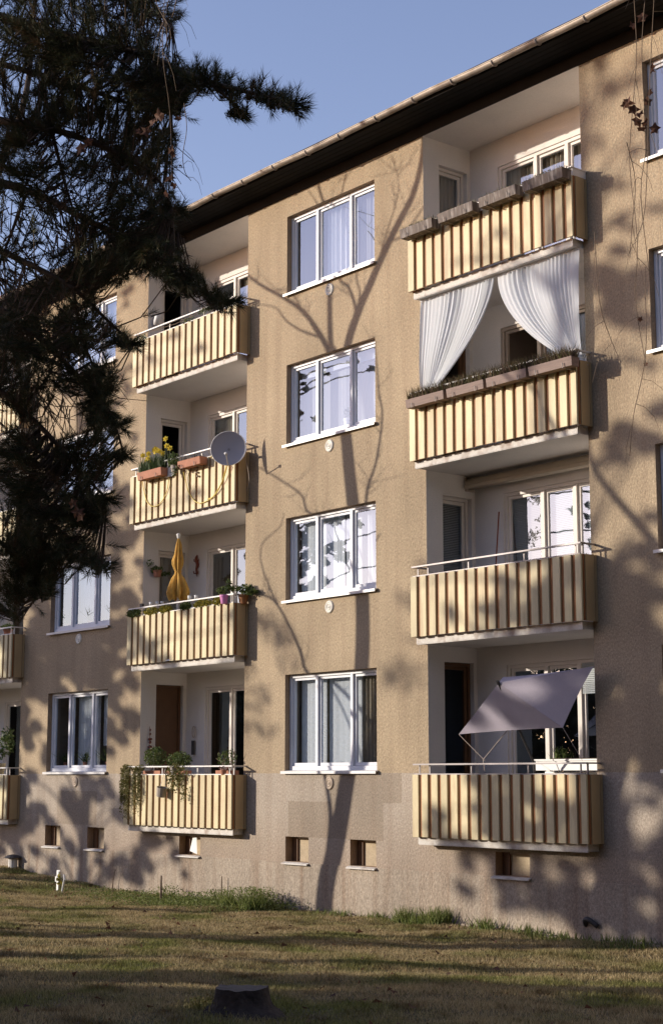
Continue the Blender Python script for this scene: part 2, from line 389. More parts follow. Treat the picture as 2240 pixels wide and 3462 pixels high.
# roof, soffit, gutter
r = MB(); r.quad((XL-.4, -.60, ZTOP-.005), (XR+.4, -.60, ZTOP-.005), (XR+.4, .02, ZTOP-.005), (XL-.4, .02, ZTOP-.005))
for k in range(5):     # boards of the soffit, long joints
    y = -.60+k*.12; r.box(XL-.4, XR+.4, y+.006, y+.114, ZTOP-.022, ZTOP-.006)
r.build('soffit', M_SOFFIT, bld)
fz = MB(); fz.box(XL-.02, XR+.02, -.022, -.002, 10.505, ZTOP-.024); fz.build('eave_shade_strip', M_SOFFIT, bld)  # dark strip added so the shaded wall top under the eaves goes black
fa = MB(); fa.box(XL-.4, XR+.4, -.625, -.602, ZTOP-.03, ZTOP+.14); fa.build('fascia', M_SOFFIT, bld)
rf = MB()
nrow = 22
for k in range(nrow):
    y0 = -.66+k*.33; z0 = ZTOP+.105+k*.155
    rf.box(XL-.45, XR+.45, y0, y0+.36, z0, z0+.03, lambda a, b, c, y0=y0: (a, b, c+(b-y0)*.47))
rfo = rf.build('roof', M_TILE, bld)
ch = MB(); ch.box(-27, -26.1, 4.2, 5.0, 12.2, 14.0); ch.build('chimney', M_STUC, rfo)
GY, GZ, GR = -.695, ZTOP+.05, .062
def gz(x): return GZ + .012*sin(x*1.3) + .006*sin(x*3.1)
g = MB(); xs = np.arange(XL-.5, XR+.5, .35); k = 9
n0 = 0
for x in xs:
    for j in range(k):
        a = pi + pi*j/(k-1)
        g.v.append((x, GY+GR*cos(a), gz(x)+GR*sin(a)))
for i in range(len(xs)-1):
    for j in range(k-1):
        a = i*k+j; g.f.append((a, a+1, a+1+k, a+k)); g.m.append(0)
g.tube([(x, GY-GR, gz(x)+.004) for x in xs], .011, 6)
gut = g.build('gutter', M_GUT, bld, smooth=True)
x = XL
while x < XR:
    q = MB()
    pts = [(x, GY+(GR+.006)*cos(pi+pi*j/8), gz(x)+(GR+.006)*sin(pi+pi*j/8)) for j in range(9)]
    q.tube(pts, .015, 5); q.tube([pts[-1], (x, -.60, GZ+.08)], .012, 5)
    q.build('gutter_bracket', M_TAR, gut, (x, GY, GZ)); x += .93 + RND.uniform(-.03, .03)

# ------------------------------------------------------------------ windows
def fac(u, d, z): return (u, d, z)
def casements(name, M, u0, u1, z0, z1, d0, mull, fm=M_FRAME, gm=M_GLASS, room=M_ROOM, depth=.12, fw_=.055, roomd=1.2, sash=.045, open_pane=(), ulim=None, low=.07, split=None):
    """a window: outer frame is the part's own mesh, sashes, panes and the room behind are its sub-parts"""
    m = MB(); d1 = d0+depth
    m.box(u0, u1, d0, d1, z1-fw_, z1, M); m.box(u0, u1, d0, d1, z0, z0+low, M)
    m.box(u0, u0+fw_, d0+.002, d1-.002, z0+low, z1-fw_, M); m.box(u1-fw_, u1, d0+.002, d1-.002, z0+low, z1-fw_, M)
    for c in mull: m.box(c-.032, c+.032, d0-.006, d1-.004, z0+low, z1-fw_, M)
    c3 = M((u0+u1)/2, d0, z0); w = m.build(name, fm, bld, c3)
    edges = [u0+fw_] + [v for c in mull for v in (c-.032, c+.032)] + [u1-fw_]
    for i in range(0, len(edges), 2):
        a, b_ = edges[i], edges[i+1]; zz0, zz1 = z0+low, z1-fw_
        s = MB(); e0, e1 = d0+.03, d0+.075
        g0 = .004
        s.box(a+g0, b_-g0, e0, e1, zz0+g0, zz0+sash+.01, M); s.box(a+g0, b_-g0, e0, e1, zz1-sash, zz1-g0, M)
        s.box(a+g0, a+sash, e0+.002, e1-.002, zz0+sash+.01, zz1-sash, M); s.box(b_-sash, b_-g0, e0+.002, e1-.002, zz0+sash+.01, zz1-sash, M)
        s.box(a+sash, a+sash+.012, e0+.018, e1-.008, zz0+sash+.01, zz1-sash, M)
        s.build('sash', fm, w, c3)
        if i//2 in open_pane: continue
        p = MB(); dd = d0+.055; e = sash-.01
        p.quad(M(a+e, dd, zz0+e), M(b_-e, dd, zz0+e), M(b_-e, dd, zz1-e), M(a+e, dd, zz1-e))
        p.build('pane', gm, w, c3)
    if room:
        rb = MB(); q0, q1, h0, h1 = u0-.02, u1+.02, z0-.05, z1+.05; e0, e1 = d1+.01, d1+roomd
        P = lambda u, d, z: M(u, d, z)
        rb.quad(P(q0, e1, h0), P(q1, e1, h0), P(q1, e1, h1), P(q0, e1, h1))
        rb.quad(P(q0, e0, h0), P(q0, e1, h0), P(q0, e1, h1), P(q0, e0, h1)); rb.quad(P(q1, e0, h0), P(q1, e1, h0), P(q1, e1, h1), P(q1, e0, h1))
        rb.quad(P(q0, e0, h1), P(q1, e0, h1), P(q1, e1, h1), P(q0, e1, h1)); rb.quad(P(q0, e0, h0), P(q1, e0, h0), P(q1, e1, h0), P(q0, e1, h0))
        rb.build('room_interior', room, w, c3)
    return w

def reveal(u0, u1, z0, z1, d):
    m = MB(); e = .0
    m.quad((u0, 0, z0), (u0, 0, z1), (u0, d, z1), (u0, d, z0)); m.quad((u1, 0, z0), (u1, d, z0), (u1, d, z1), (u1, 0, z1))
    m.quad((u0, 0, z1), (u1, 0, z1), (u1, d, z1), (u0, d, z1)); m.quad((u0, 0, z0), (u0, d, z0), (u1, d, z0), (u1, 0, z0))
    return m

for b in BAYS:
    for f, (z0, z1) in WIN_Z.items():
        u0 = WX0+b*PITCH; u1 = u0+WW
        reveal(u0, u1, z0, z1, .26).build('window_reveal', M_REVEAL, bld, (u0, 0, z0))
        w = casements('window', fac, u0+.005, u1-.005, z0+.03, z1-.005, .10, (u0+.765, u0+1.70))
        s = MB(); s.box(u0-.04, u1+.04, -.065, .10, z0+.004, z0+.022, lambda a, b_, c: (a, b_, c+b_*.12))
        s.box(u0-.04, u1+.04, -.067, -.060, z0-.03, z0+.015)
        s.build('window_sill', M_SILL, w, (u0, 0, z0))
        # ceramic vent cover below the window
        v = MB(); vx, vz = u0+1.235, z0-.185
        qa = Quaternion((1, 0, 0), pi/2)
        v.lathe([(0, .030), (.022, .030), (.028, .018), (.040, .018), (.046, .030), (.056, .030), (.062, .018), (.074, .018), (.080, .027), (.095, .026), (.110, .012), (.113, 0)], (vx, 0, vz), 24, qa)
        v.build('vent_cover', M_VENTT if f == 1 else M_VENT, bld, (vx, 0, vz), True)

# basement windows
for n, (x0, x1, z0, z1) in enumerate(BASEM):
    d = .20
    reveal(x0, x1, z0, z1, d).build('basement_reveal', M_REVEAL, bld, (x0, 0, z0))
    bw = MB(); bw.box(x0, x1, d-.02, d, z0, z1); bw = bw.build('basement_window', M_BPANEL, bld, (x0, 0, z0))
    q = MB(); q.box(x0+.003, x0+.15, d-.055, d-.022, z0+.003, z1-.003); q.build('hatch', M_DARKF, bw, (x0, 0, z0))
    q = MB(); q.box(x0+.003, x1-.003, d-.05, d-.021, z1-.035, z1-.003); q.box(x1-.03, x1-.003, d-.049, d-.021, z0+.003, z1-.036); q.build('frame', M_TAUPE, bw, (x0, 0, z0))
    q = MB(); q.box(x0-.035, x1+.03, -.07, .02, z0-.028, z0-.006, lambda a, b_, c: (a, b_, c+b_*.25)); q.build('sill', M_CONC, bw, (x0, 0, z0))

# ------------------------------------------------------------------ loggias
def loggia_box(x0, x1, f):
    z0, z1 = SLAB[f]+.11, CEIL[f]; m = MB(); D = DEP
    dy0, dy1 = .355, 1.0; dz1 = DOOR_Z[f]
    # left wall with the door opening
    m.quad((x0, 0, z0), (x0, dy0, z0), (x0, dy0, z1), (x0, 0, z1)); m.quad((x0, dy1, z0), (x0, D, z0), (x0, D, z1), (x0, dy1, z1))
    m.quad((x0, dy0, dz1), (x0, dy1, dz1), (x0, dy1, z1), (x0, dy0, z1))
    for (ya, yb, za, zb) in ((dy0, dy0, z0, dz1), (dy1, dy1, z0, dz1)):
        m.quad((x0, ya, za), (x0-.10, yb, za), (x0-.10, yb, zb), (x0, ya, zb))
    m.quad((x0, dy0, dz1), (x0, dy1, dz1), (x0-.10, dy1, dz1), (x0-.10, dy0, dz1))
    m.quad((x1, 0, z0), (x1, 0, z1), (x1, D, z1), (x1, D, z0))
    # back wall with window opening
    a, b_ = x0+.655, x0+3.06; s0, s1 = z0+.12, WT[f]
    m.quad((x0, D, z0), (a, D, z0), (a, D, z1), (x0, D, z1)); m.quad((b_, D, z0), (x1, D, z0), (x1, D, z1), (b_, D, z1))
    m.quad((a, D, s1), (b_, D, s1), (b_, D, z1), (a, D, z1)); m.quad((a, D, z0), (b_, D, z0), (b_, D, s0), (a, D, s0))
    for (p, q) in (((a, s0), (a, s1)), ((a, s1), (b_, s1)), ((b_, s1), (b_, s0)), ((b_, s0), (a, s0))):
        m.quad((p[0], D, p[1]), (q[0], D, q[1]), (q[0], D+.06, q[1]), (p[0], D+.06, p[1]))
    if f == 4: m.quad((x0, 0, z1), (x1, 0, z1), (x1, D, z1), (x0, D, z1))
    return m
DOOR_Z = {4: 10.10, 3: 7.22, 2: 4.49, 1: 1.80}
WT = {4: 10.03, 3: 7.25, 2: 4.50, 1: 1.74}
BOARD_MESH = {}
def board_mesh(w, h, d, m):
    key = (round(w, 3), round(h, 3), round(d, 3), m.name)
    if key not in BOARD_MESH:
        q = MB(); e = .006
        P = [(0, e), (e, 0), (w-e, 0), (w, e), (w, d), (0, d)]     # cross-section with eased front edges
        n = len(P)
        q.v = [(a, b_, 0) for a, b_ in P] + [(a, b_, h) for a, b_ in P]
        q.f = [tuple(range(n))[::-1], tuple(range(n, 2*n))] + [(i, (i+1) % n, (i+1) % n+n, i+n) for i in range(n)]; q.m = [0]*len(q.f)
        BOARD_MESH[key] = q.mesh('board', m)
    return BOARD_MESH[key]

def balcony(bay, f):
    x0, x1 = REC(bay); zs = SLAB[f]
    bal = put('balcony', None, (x0, 0, zs), bld); bal.empty_display_size = .2
    bal['kind'] = 'thing' if False else bal.get('kind', 'part') if False else 'thing'
    del bal['kind']
    s = MB(); s.box(x0-.012, x1, -.225, .0, zs, zs+.11)
    uu = MB(); uu.quad((x0, -.19, zs-.002), (x1-.008, -.19, zs-.002), (x1-.008, DEP, zs-.002), (x0, DEP, zs-.002)); uu.build('slab_underside', M_WHITE, bal)
    s.quad((x0, 0, zs+.11), (x1, 0, zs+.11), (x1, DEP, zs+.11), (x0, DEP, zs+.11))
    # drip edge
    s.box(x0-.004, x1-.008, -.219, -.19, zs-.012, zs-.001)
    s.build('slab', M_CONC, bal)
    pz0, pz1 = zs+.105, zs+.105+.945
    if f == 4: pz1 -= .02
    px0, px1 = x0-.035, x1+.105; yf = -.325
    bk = MB(); bk.box(px0+.01, px1-.01, yf+.03, yf+.045, pz0+.006, pz1-.004)
    bk.box(px1-.045, px1-.03, yf+.046, -.002, pz0+.006, pz1-.004); bk.box(px0+.03, px0+.045, yf+.046, -.002, pz0+.006, pz1-.004)
    bk.build('backing_panel', M_BROWN, bal)
    n = 17; pitch = (px1-px0-.13)/16.0; bw = pitch*.665; h = pz1-pz0
    for i in range(n):
        x = px0+i*pitch; ww = bw if i < n-1 else .115
        dz = RND.uniform(-.004, .004)
        put('board', board_mesh(ww, h, .028, M_BOARD), (x, yf+RND.uniform(-.002, .002), pz0+dz), bal)
    for xx, sg in ((px1-.006, 1), (px0+.006, -1)):
        cs = MB(); cs.box(min(xx, xx-sg*.024), max(xx, xx-sg*.024), yf+.035, yf+.060, pz0+.002, pz1-.002)
        cs.build('corner_post', M_BROWN, bal)
    for xx in (px1-.028, px0):
        q = MB(); q.box(xx, xx+.028, yf+.075, -.065, pz0, pz1); q.build('side_board', M_TRIM, bal, (xx, 0, pz0))
        q = MB(); q.box(xx+.002, xx+.024, -.05, -.006, pz0, pz1); q.build('side_board', M_TRIM, bal, (xx, 0, pz0))
    return bal, (px0, px1, pz0, pz1, yf)

def railing(bal, ext, mt, h=.155, posts=(.10, .33, 1.24, 2.41, 3.42), r=.016, y=-.30):
    px0, px1, pz0, pz1, yf = ext; z = pz1+h
    m = MB(); m.box(px0+.02, px1-.02, y-.022, y+.022, z-.012, z+.012); m.box(px1-.062, px1-.022, y+.023, -.002, z-.011, z+.011)
    m.box(px0+.022, px0+.062, y+.023, -.002, z-.011, z+.011); m.box(px0+.03, px1-.05, y-.008, y+.008, pz1-.002, pz1+.016)
    rr = m.build('railing', mt, bal)
    for p in posts:
        q = MB(); q.box(px0+p, px0+p+.022, y+.036, y+.048, pz1-.15, z-.014); q.build('post', mt, rr, (px0+p, y, pz1))
    q = MB(); q.box(px1-.070, px1-.050, y+.05, y+.07, pz1-.12, z-.012); q.build('post', mt, rr, (px1, y, pz1))
    return z

def side(x0): return lambda u, d, z: (x0-d, u, z)              # loggia left wall: u runs along y, depth runs to -x
LOG = {}
for bay in (-2, -1, 0):
    for f in (1, 2, 3, 4):
        x0, x1 = REC(bay)
        loggia_box(x0, x1, f).build('loggia_wall', M_WHITE, bld, (x0, 0, SLAB[f]))
        bal, ext = balcony(bay, f)
        dfm, dgl, drm = M_FRAME_SHADE, M_GLASS2, M_ROOMD
        wfm = M_TAUPE if (bay, f) in ((0, 3),) else M_FRAME_SHADE
        opn = (); wopn = ()
        if (bay, f) in ((-1, 3), (-1, 4)): dfm, opn = M_FRAME_SHADE, (0,)
        if (bay, f) in ((0, 1),): dfm, dgl = M_DARKF, M_GLASS3
        if (bay, f) in ((-1, 1),): dfm = M_DARKF
        if (bay, f) in ((0, 3),): dfm, opn, wopn = M_DARKF, (0,), (0,)
        zb = SLAB[f]+.12
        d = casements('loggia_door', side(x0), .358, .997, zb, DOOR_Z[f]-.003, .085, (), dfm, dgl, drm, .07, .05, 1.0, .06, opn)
        if (bay, f) == (-1, 1):
            q = MB(); q.box(x0-.135, x0-.118, .43, .93, zb+.1, DOOR_Z[f]-.1); q.build('door_leaf', MATS['brown_door_frame'], d, (x0, .4, zb))
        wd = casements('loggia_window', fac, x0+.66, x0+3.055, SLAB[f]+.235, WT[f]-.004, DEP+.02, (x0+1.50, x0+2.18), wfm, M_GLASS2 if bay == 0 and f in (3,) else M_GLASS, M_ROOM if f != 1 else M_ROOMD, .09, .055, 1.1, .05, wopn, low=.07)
        LOG[(bay, f)] = (x0, x1, bal, ext)
        gr = (bay, f) in ((0, 1), (0, 2))
        if (bay, f) != (0, 4): railing(bal, ext, M_RAIL if gr else M_RAILW)

# ------------------------------------------------------------------ curtains, blinds
def curtain(u0, u1, z0, z1, y, mt, label, name='curtain', cat='curtain', amp=.022, fold=.085, group=None, seed=0, nz=2, M=fac):
    rr = random.Random(seed); n = max(6, int((u1-u0)/.012)); m = MB(); ph = rr.uniform(0, 6)
    row = []
    for i in range(n+1):
        u = u0+(u1-u0)*i/n
        d = amp*sin(u*2*pi/fold+ph+1.3*sin(u*5+ph)) + amp*.4*sin(u*2*pi/(fold*.37)+ph)
        row.append((u, y+d))
    for k in range(nz+1):
        z = z0+(z1-z0)*k/nz
        for u, d in row: m.v.append(M(u, d, z))
    for k in range(nz):
        for i in range(n):
            a = k*(n+1)+i; m.f.append((a, a+1, a+n+2, a+n+1)); m.m.append(0)
    c = M((u0+u1)/2, y, z0)
    return tag(m.build(name, mt, None, c, True), label, cat, group)
def blind(u0, u1, z0, z1, y, label, mt=M_BLINDL, st=.028, M=fac):
    m = MB(); z = z0
    while z < z1-.01:
        m.quad(M(u0, y, z), M(u1, y, z), M(u1, y+.016, z+st*.86), M(u0, y+.016, z+st*.86)); z += st
    c = M((u0+u1)/2, y, z0)
    o = m.build('window_blind', mt, None, c); tag(o, label, 'blind'); return o
U = WX0; Z4, Z3, Z2, Z1 = WIN_Z[4], WIN_Z[3], WIN_Z[2], WIN_Z[1]
yc = .285
curtain(U+.85, U+1.68, Z4[0]+.1, Z4[1]-.03, yc, M_SHEER, 'sheer white curtain in the middle pane of the top centre window', seed=1, amp=.03, fold=.14)
curtain(U+1.78, U+2.38, Z4[0]+.1, Z4[1]-.03, yc, M_SHEER2, 'thin sheer curtain in the right pane of the top centre window', seed=2, fold=.16)
curtain(U+.10, U+2.36, Z3[0]+.1, Z3[1]-.26, yc+.06, M_SHEER2, 'added very thin sheer standing in for the sky reflection in the third floor centre window', seed=40, amp=.012, fold=.3)  # sheet added to pale the panes like reflected sky
curtain(U+.08, U+2.38, Z3[1]-.25, Z3[1]-.03, yc, M_SHEER, 'short pale blind pulled up at the top of the third floor centre window', name='roller_blind', cat='blind', amp=.003, fold=.5, seed=3)
curtain(U+.10, U+1.30, Z2[0]+.1, Z2[1]-.04, yc, M_BLIND, 'bright white curtain filling left half of the second floor centre window', seed=4, amp=.006, fold=.2)
curtain(U+1.31, U+1.86, Z2[0]+.1, Z2[1]-.04, yc+.02, M_SHEER, 'pale grey curtain beside the bright one in the second floor centre window', seed=5, amp=.006, fold=.3)
curtain(U+1.90, U+2.12, Z2[0]+.1, Z2[1]-.04, yc, M_SHEER, 'narrow curtain strip in right pane of the second floor centre window', seed=6, amp=.01, fold=.1)
curtain(U+.12, U+.82, Z1[0]+.12, Z1[1]-.04, yc, M_BLIND, 'flat white panel curtain in left pane of the ground floor centre window', seed=7, amp=.004, fold=.3)
curtain(U+.88, U+1.77, Z1[0]+.12, Z1[1]-.04, yc, M_BLIND, 'flat white panel curtain in middle pane of the ground floor centre window', seed=8, amp=.004, fold=.4)
curtain(U+1.78, U+2.4, Z1[0]+.12, Z1[1]-.03, yc, M_DRAPE, 'striped beige drape in the right pane of the ground floor centre window', name='drape', seed=41, amp=.025, fold=.10)
curtain(U+.06, U+1.76, Z1[0]+.12, Z1[1]-.03, yc+.05, M_DRAPE, 'brown drape behind the white panels of the ground floor centre window', name='drape', seed=9, amp=.025, fold=.11)
V = WX0-PITCH
curtain(V+.80, V+1.70, Z1[0]+.12, Z1[1]-.03, yc+.02, M_BLIND, 'lace curtain in middle pane of the lower left window', seed=10, amp=.02, fold=.08)
curtain(V+1.80, V+2.38, Z1[0]+.55, Z1[1]-.03, yc+.02, M_SHEER, 'short lace curtain in right pane of the lower left window', seed=11, amp=.015, fold=.09)
curtain(V+.80, V+2.38, Z2[0]+.14, Z2[1]-.03, yc+.02, M_SHEER2, 'pleated sheer curtain in the window half hidden by pine twigs', seed=12, amp=.025, fold=.07)
curtain(V+.10, V+2.38, Z3[0]+.1, Z3[1]-.03, yc, M_SHEER, 'white curtain in the third floor window behind the pine', seed=13)
curtain(V+.10, V+2.38, Z4[0]+.1, Z4[1]-.03, yc, M_SHEER, 'white curtain in the top floor window behind the pine', seed=14)
T_ = WX0+PITCH
curtain(T_+.75, T_+1.6, Z4[0]+.1, Z4[1]-.5, yc+.1, M_DRAPE, 'dull curtain inside the top window at the right edge', seed=15)
def back(bay, f, a, b_, z0, z1): x0 = REC(bay)[0]; return x0+a, x0+b_, SLAB[f]+z0, SLAB[f]+z1
yb = DEP+.16
def lc(bay, f, a, b_, mt, label, seed, fold=.09, amp=.018, top=None, cat='curtain'):
    x0 = REC(bay)[0]; return curtain(x0+a, x0+b_, SLAB[f]+.35, (top or WT[f])-.05, yb, mt, label, seed=seed, fold=fold, amp=amp)
lc(0, 4, .75, 3.0, M_DRAPE, 'grey beige curtain behind the top right balcony window', 21, .10)
lc(0, 3, 1.6, 2.9, M_DRAPE, 'beige curtain in the window behind the tied white balcony curtains', 22)
x0 = REC(0)[0]
blind(x0+.73, x0+1.46, SLAB[2]+.35, WT[2]-.06, DEP+.135, 'grey lowered venetian blind in left pane of second floor right balcony window', sheer_mat('grey_blind', (.34, .31, .28), 0, .2))
blind(x0+1.55, x0+2.14, SLAB[2]+.35, WT[2]-.06, DEP+.135, 'white venetian blind in middle pane of second floor right balcony window')
blind(x0+2.24, x0+2.98, SLAB[2]+.35, WT[2]-.06, DEP+.135, 'white venetian blind in right pane of second floor right balcony window')
blind(.43, .93, SLAB[2]+.3, DOOR_Z[2]-.08, .19, 'grey venetian blind in the second floor right balcony door', MATS.get('x') or sheer_mat('door_blind', (.36, .33, .28), 0, .2), M=side(x0))
blind(x0+2.24, x0+2.98, SLAB[1]+2.25, WT[1]-.03, DEP+.01, 'half lowered white blind behind the grey parasol')
curtain(.43, .93, SLAB[4]+.3, DOOR_Z[4]-.08, .19, M_DRAPE, 'pale curtain in the top right balcony door', seed=31, M=side(x0))
xm = REC(-1)[0]
lc(-1, 3, 2.24, 3.0, M_BLINDL, 'bright white curtain in the window behind the satellite dish', 32, amp=.01)
curtain(.42, .95, SLAB[2]+.3, DOOR_Z[2]-.08, .19, M_DRAPE, 'brown vertical striped drape in the door behind the yellow parasol', name='drape', seed=33, fold=.13, M=side(xm))
lc(-1, 3, .75, 1.4, M_DRAPE, 'brown curtain in the window left of the satellite dish', 34)
lc(-1, 4, 1.6, 3.0, M_DRAPE, 'beige curtain in the top middle balcony window', 35)
lc(-1, 2, 2.3, 2.55, M_DRAPE, 'folded brown curtain at the edge of second floor middle balcony window', 36)

# ------------------------------------------------------------------ foliage generators
def leaves(n, c, rad, size, seed=0, flat=.5, shell=0.0, jit=.5):
    g = np.random.default_rng(seed); p = g.normal(size=(n, 3)); p /= np.linalg.norm(p, axis=1)[:, None]
    p *= (g.random((n, 1))**(1/3.0))*(1-shell)+shell; p = p*np.array(rad)+np.array(c)
    a = g.normal(size=(n, 3)); a /= np.linalg.norm(a, axis=1)[:, None]
    b = np.cross(a, g.normal(size=(n, 3))); b /= np.linalg.norm(b, axis=1)[:, None]
    s = size*(1-jit/2+jit*g.random((n, 1)))
    return np.stack([p-a*s*.6, p+b*s*flat, p+a*s*.6], 1)
def leaf_obj(name, tri, mt, parent=None, origin=None, kind=None):
    o = Vector(origin if origin is not None else wloc(parent)); me = tri_mesh(name, tri-np.array(o), mt); ob = put(name, me, o, parent)
    if kind: ob['kind'] = kind
    return ob
def drape_strands(n, x0, x1, y, ztop, l0, l1, size, seed, per=55):
    g = np.random.default_rng(seed); out = []
    for i in range(n):
        x = g.uniform(x0, x1); L = g.uniform(l0, l1); t = g.random(per)
        P = np.stack([x+.02*np.sin(t*7+i)+g.normal(0, .012, per), y+g.normal(0, .015, per)-.02*np.sin(t*3), ztop-t*L], 1)
        a = g.normal(size=(per, 3)); a /= np.linalg.norm(a, axis=1)[:, None]; b_ = np.cross(a, g.normal(size=(per, 3))); b_ /= np.linalg.norm(b_, axis=1)[:, None]
        out.append(np.stack([P-a*size*.6, P+b_*size*.5, P+a*size*.6], 1))
    return np.concatenate(out)
def spikes(n, x0, x1, y0, y1, z, h0, h1, wd, seed, lean=.25):
    g = np.random.default_rng(seed); x = g.uniform(x0, x1, n); y = g.uniform(y0, y1, n); h = g.uniform(h0, h1, n)
    t = g.normal(0, lean, (n, 2))*h[:, None]; th = g.uniform(0, pi, n); dx, dy = np.cos(th)*wd/2, np.sin(th)*wd/2
    A = np.stack([x-dx, y-dy, np.full(n, z)], 1); B = np.stack([x+dx, y+dy, np.full(n, z)], 1); C_ = np.stack([x+t[:, 0], y+t[:, 1], z+h], 1)
    return np.stack([A, B, C_], 1)

# ------------------------------------------------------------------ things on the balconies
# top right: four grey planters
x0, x1, bal, ext = LOG[(0, 4)]; px0, px1, pz0, pz1, yf = ext
cap = MB(); 
for (a, b_) in ((px0+.02, px1+.0),):
    cap.box(a, b_, -.335, -.265, pz1+.118, pz1+.135); cap.box(b_-.005-.06, b_-.005, -.264, -.004, pz1+.116, pz1+.133)
    cap.box(b_-.03, b_-.012, -.30, -.01, pz1+.0, pz1+.115)
cap.build('railing', M_RAILW, bal)
PW = ['leftmost', 'second', 'third', 'rightmost']
def planter(name, label, a, b_, z, h, y0, y1, mt, plants, pm, group, hooks=True, taper=.03, plantname='plants'):
    t = empty(name, ((a+b_)/2, (y0+y1)/2, z), label, 'planter', group)
    m = MB(); T = lambda u, d, zz: (((a+b_)/2+(u-(a+b_)/2)*(1-taper*.5*(z+h-zz)/h*1.0)), (y0+y1)/2+(d-(y0+y1)/2)*(1-.18*(z+h-zz)/h), zz)
    e = .014
    m.box(a, b_, y0, y0+e, z, z+h, T); m.box(a, b_, y1-e, y1, z, z+h, T); m.box(a, a+e, y0+e, y1-e, z, z+h, T); m.box(b_-e, b_, y0+e, y1-e, z, z+h, T)
    m.box(a+e, b_-e, y0+e, y1-e, z+.002, z+.014, T); m.build('box', mt, t)
    m = MB(); m.box(a+e, b_-e, y0+e, y1-e, z+h-.03, z+h-.022, T); m.build('soil', M_SOIL, t)
    if hooks:
        for u in (a+.16, b_-.16):
            q = MB(); q.tube([(u, y0-.012, z+.06), (u, y0-.012, z-.012), (u, y1+.03, z-.016), (u, y1+.05, z+h)], .009, 5); q.build('hook', M_TAR, t)
    leaf_obj(plantname, plants, pm, t, kind='stuff' if False else None)
    return t
segs = [(-18.74, -17.98), (-17.84, -17.06), (-16.92, -16.13), (-15.99, -15.185)]
for i, (a, b_) in enumerate(segs):
    pl = np.concatenate([leaves(620, ((a+b_)/2, -.43, pz1+.09), ((b_-a)/2+.03, .11, .035), .028, 40+i), spikes(90, a, b_, -.52, -.36, pz1+.07, .03, .10, .012, 50+i)])
    planter('planter_box', PW[i]+' of four grey planter boxes along the top right balcony rail', a, b_, pz1-.075+RND.uniform(-.012, .012), .15, -.55, -.345, M_GREYBOX, pl, L_MOSS, 'grey planter boxes on the top right balcony', plantname='moss')
x0, x1, bal, ext = LOG[(0, 3)]; px0, px1, pz0, pz1, yf = ext
segs3 = [(-18.66, -17.79), (-17.72, -16.91), (-16.85, -16.02), (-15.97, -15.12)]
for i, (a, b_) in enumerate(segs3):
    pl = np.concatenate([spikes(900, a, b_, -.50, -.36, pz1-.01, .08, .24, .014, 60+i, .35), leaves(420, ((a+b_)/2, -.43, pz1+.06), ((b_-a)/2-.02, .07, .05), .03, 70+i)])
    planter('planter_box', PW[i]+' of four brown wooden planter boxes with dry heather under the white curtains', a, b_, pz1-.13, .135, -.52, -.345, M_BRBOX, pl, L_HEATH, 'brown wooden planter boxes on the third floor right balcony', plantname='heather')

# tied-back curtains on third floor right balcony
def tied_curtain(xa, xb, xt, zt, zb, zt2, spread, y, label, seed, side_):
    m = MB(); nu, nv = 90, 26
    for j in range(nv+1):
        v = j/nv
        for i in range(nu+1):
            u = i/nu
            xtop = xa+(xb-xa)*u
            s = min(1, v/.90); e = s**1.75
            xbot = xt+(u-.5)*spread
            # outer edge hangs straight, inner edge sweeps towards the tie
            x = xtop+(xbot-xtop)*e
            if v > .90: x = xt+(u-.5)*spread*(1+ (v-.90)*6)
            k = 1-.55*e
            amp = .030*k
            yy = y+amp*(.6+.5*sin(u*13+seed*2))*sin(u*2*pi*19+3.2*sin(u*5.3+seed)+1.1*v) + .012*k*sin(u*2*pi*43+seed+4*sin(u*7)) + .02*sin(v*7+u*6)*e - .05*sin(pi*v)*(1 if side_ else .6)
            m.v.append((x, yy, zt+(zb-zt)*v + .015*sin(u*20)*(v > .95)))
    for j in range(nv):
        for i in range(nu):
            a = j*(nu+1)+i; m.f.append((a, a+1, a+nu+2, a+nu+1)); m.m.append(0)
    o = m.build('balcony_curtain', M_TIED, None, (xa, y, zb), True); tag(o, label, 'curtain', 'white curtains hung in the third floor right balcony'); return o
M_TIED = sheer_mat('white_voile', (.88, .90, .94), .17, .3)
tied_curtain(-18.72, -17.05, -18.60, 7.62, 5.86, 0, .26, -.10, 'white sheer curtain tied back to the left side of the balcony opening', 1.0, 0)
tied_curtain(-16.98, -15.28, -15.42, 7.62, 5.84, 0, .30, -.10, 'wide white sheer curtain tied back at the right side of balcony opening', 2.2, 1)
rod = MB(); rod.tube([(-18.74, -.10, 7.632), (-15.3, -.10, 7.632)], .012, 6); tag(rod.build('curtain_rod', M_FRAME, None, (-17, -.1, 7.63)), 'thin white curtain rod under the slab above the tied curtains', 'curtain rod')

# second floor right: awning cassette, broom
x0 = REC(0)[0]
aw = empty('awning_cassette', (x0+1.7, .95, 4.70), 'rolled up beige awning under the balcony ceiling', 'awning')
m = MB(); m.tube([(x0+.02, .93, 4.72), (x0+3.42, .93, 4.72)], .095, 14); m.build('fabric_roll', M_AWN, aw, smooth=True)
m = MB(); m.box(x0+.01, x0+.035, .85, 1.04, 4.60, 4.83); m.box(x0+3.40, x0+3.43, .85, 1.04, 4.60, 4.83); m.build('bracket', M_TAUPE, aw)
m = MB(); m.box(x0+.04, x0+3.39, .80, .83, 4.63, 4.68); m.build('front_bar', M_AWN, aw)
m = MB(); m.tube([(x0+.62, .80, SLAB[2]+.12), (x0+.63, 1.0, SLAB[2]+2.15)], .012, 6); br = empty('broom', (x0+.62, .8, SLAB[2]+.12), 'brown broom handle leaning in the corner of the second floor right balcony', 'broom')
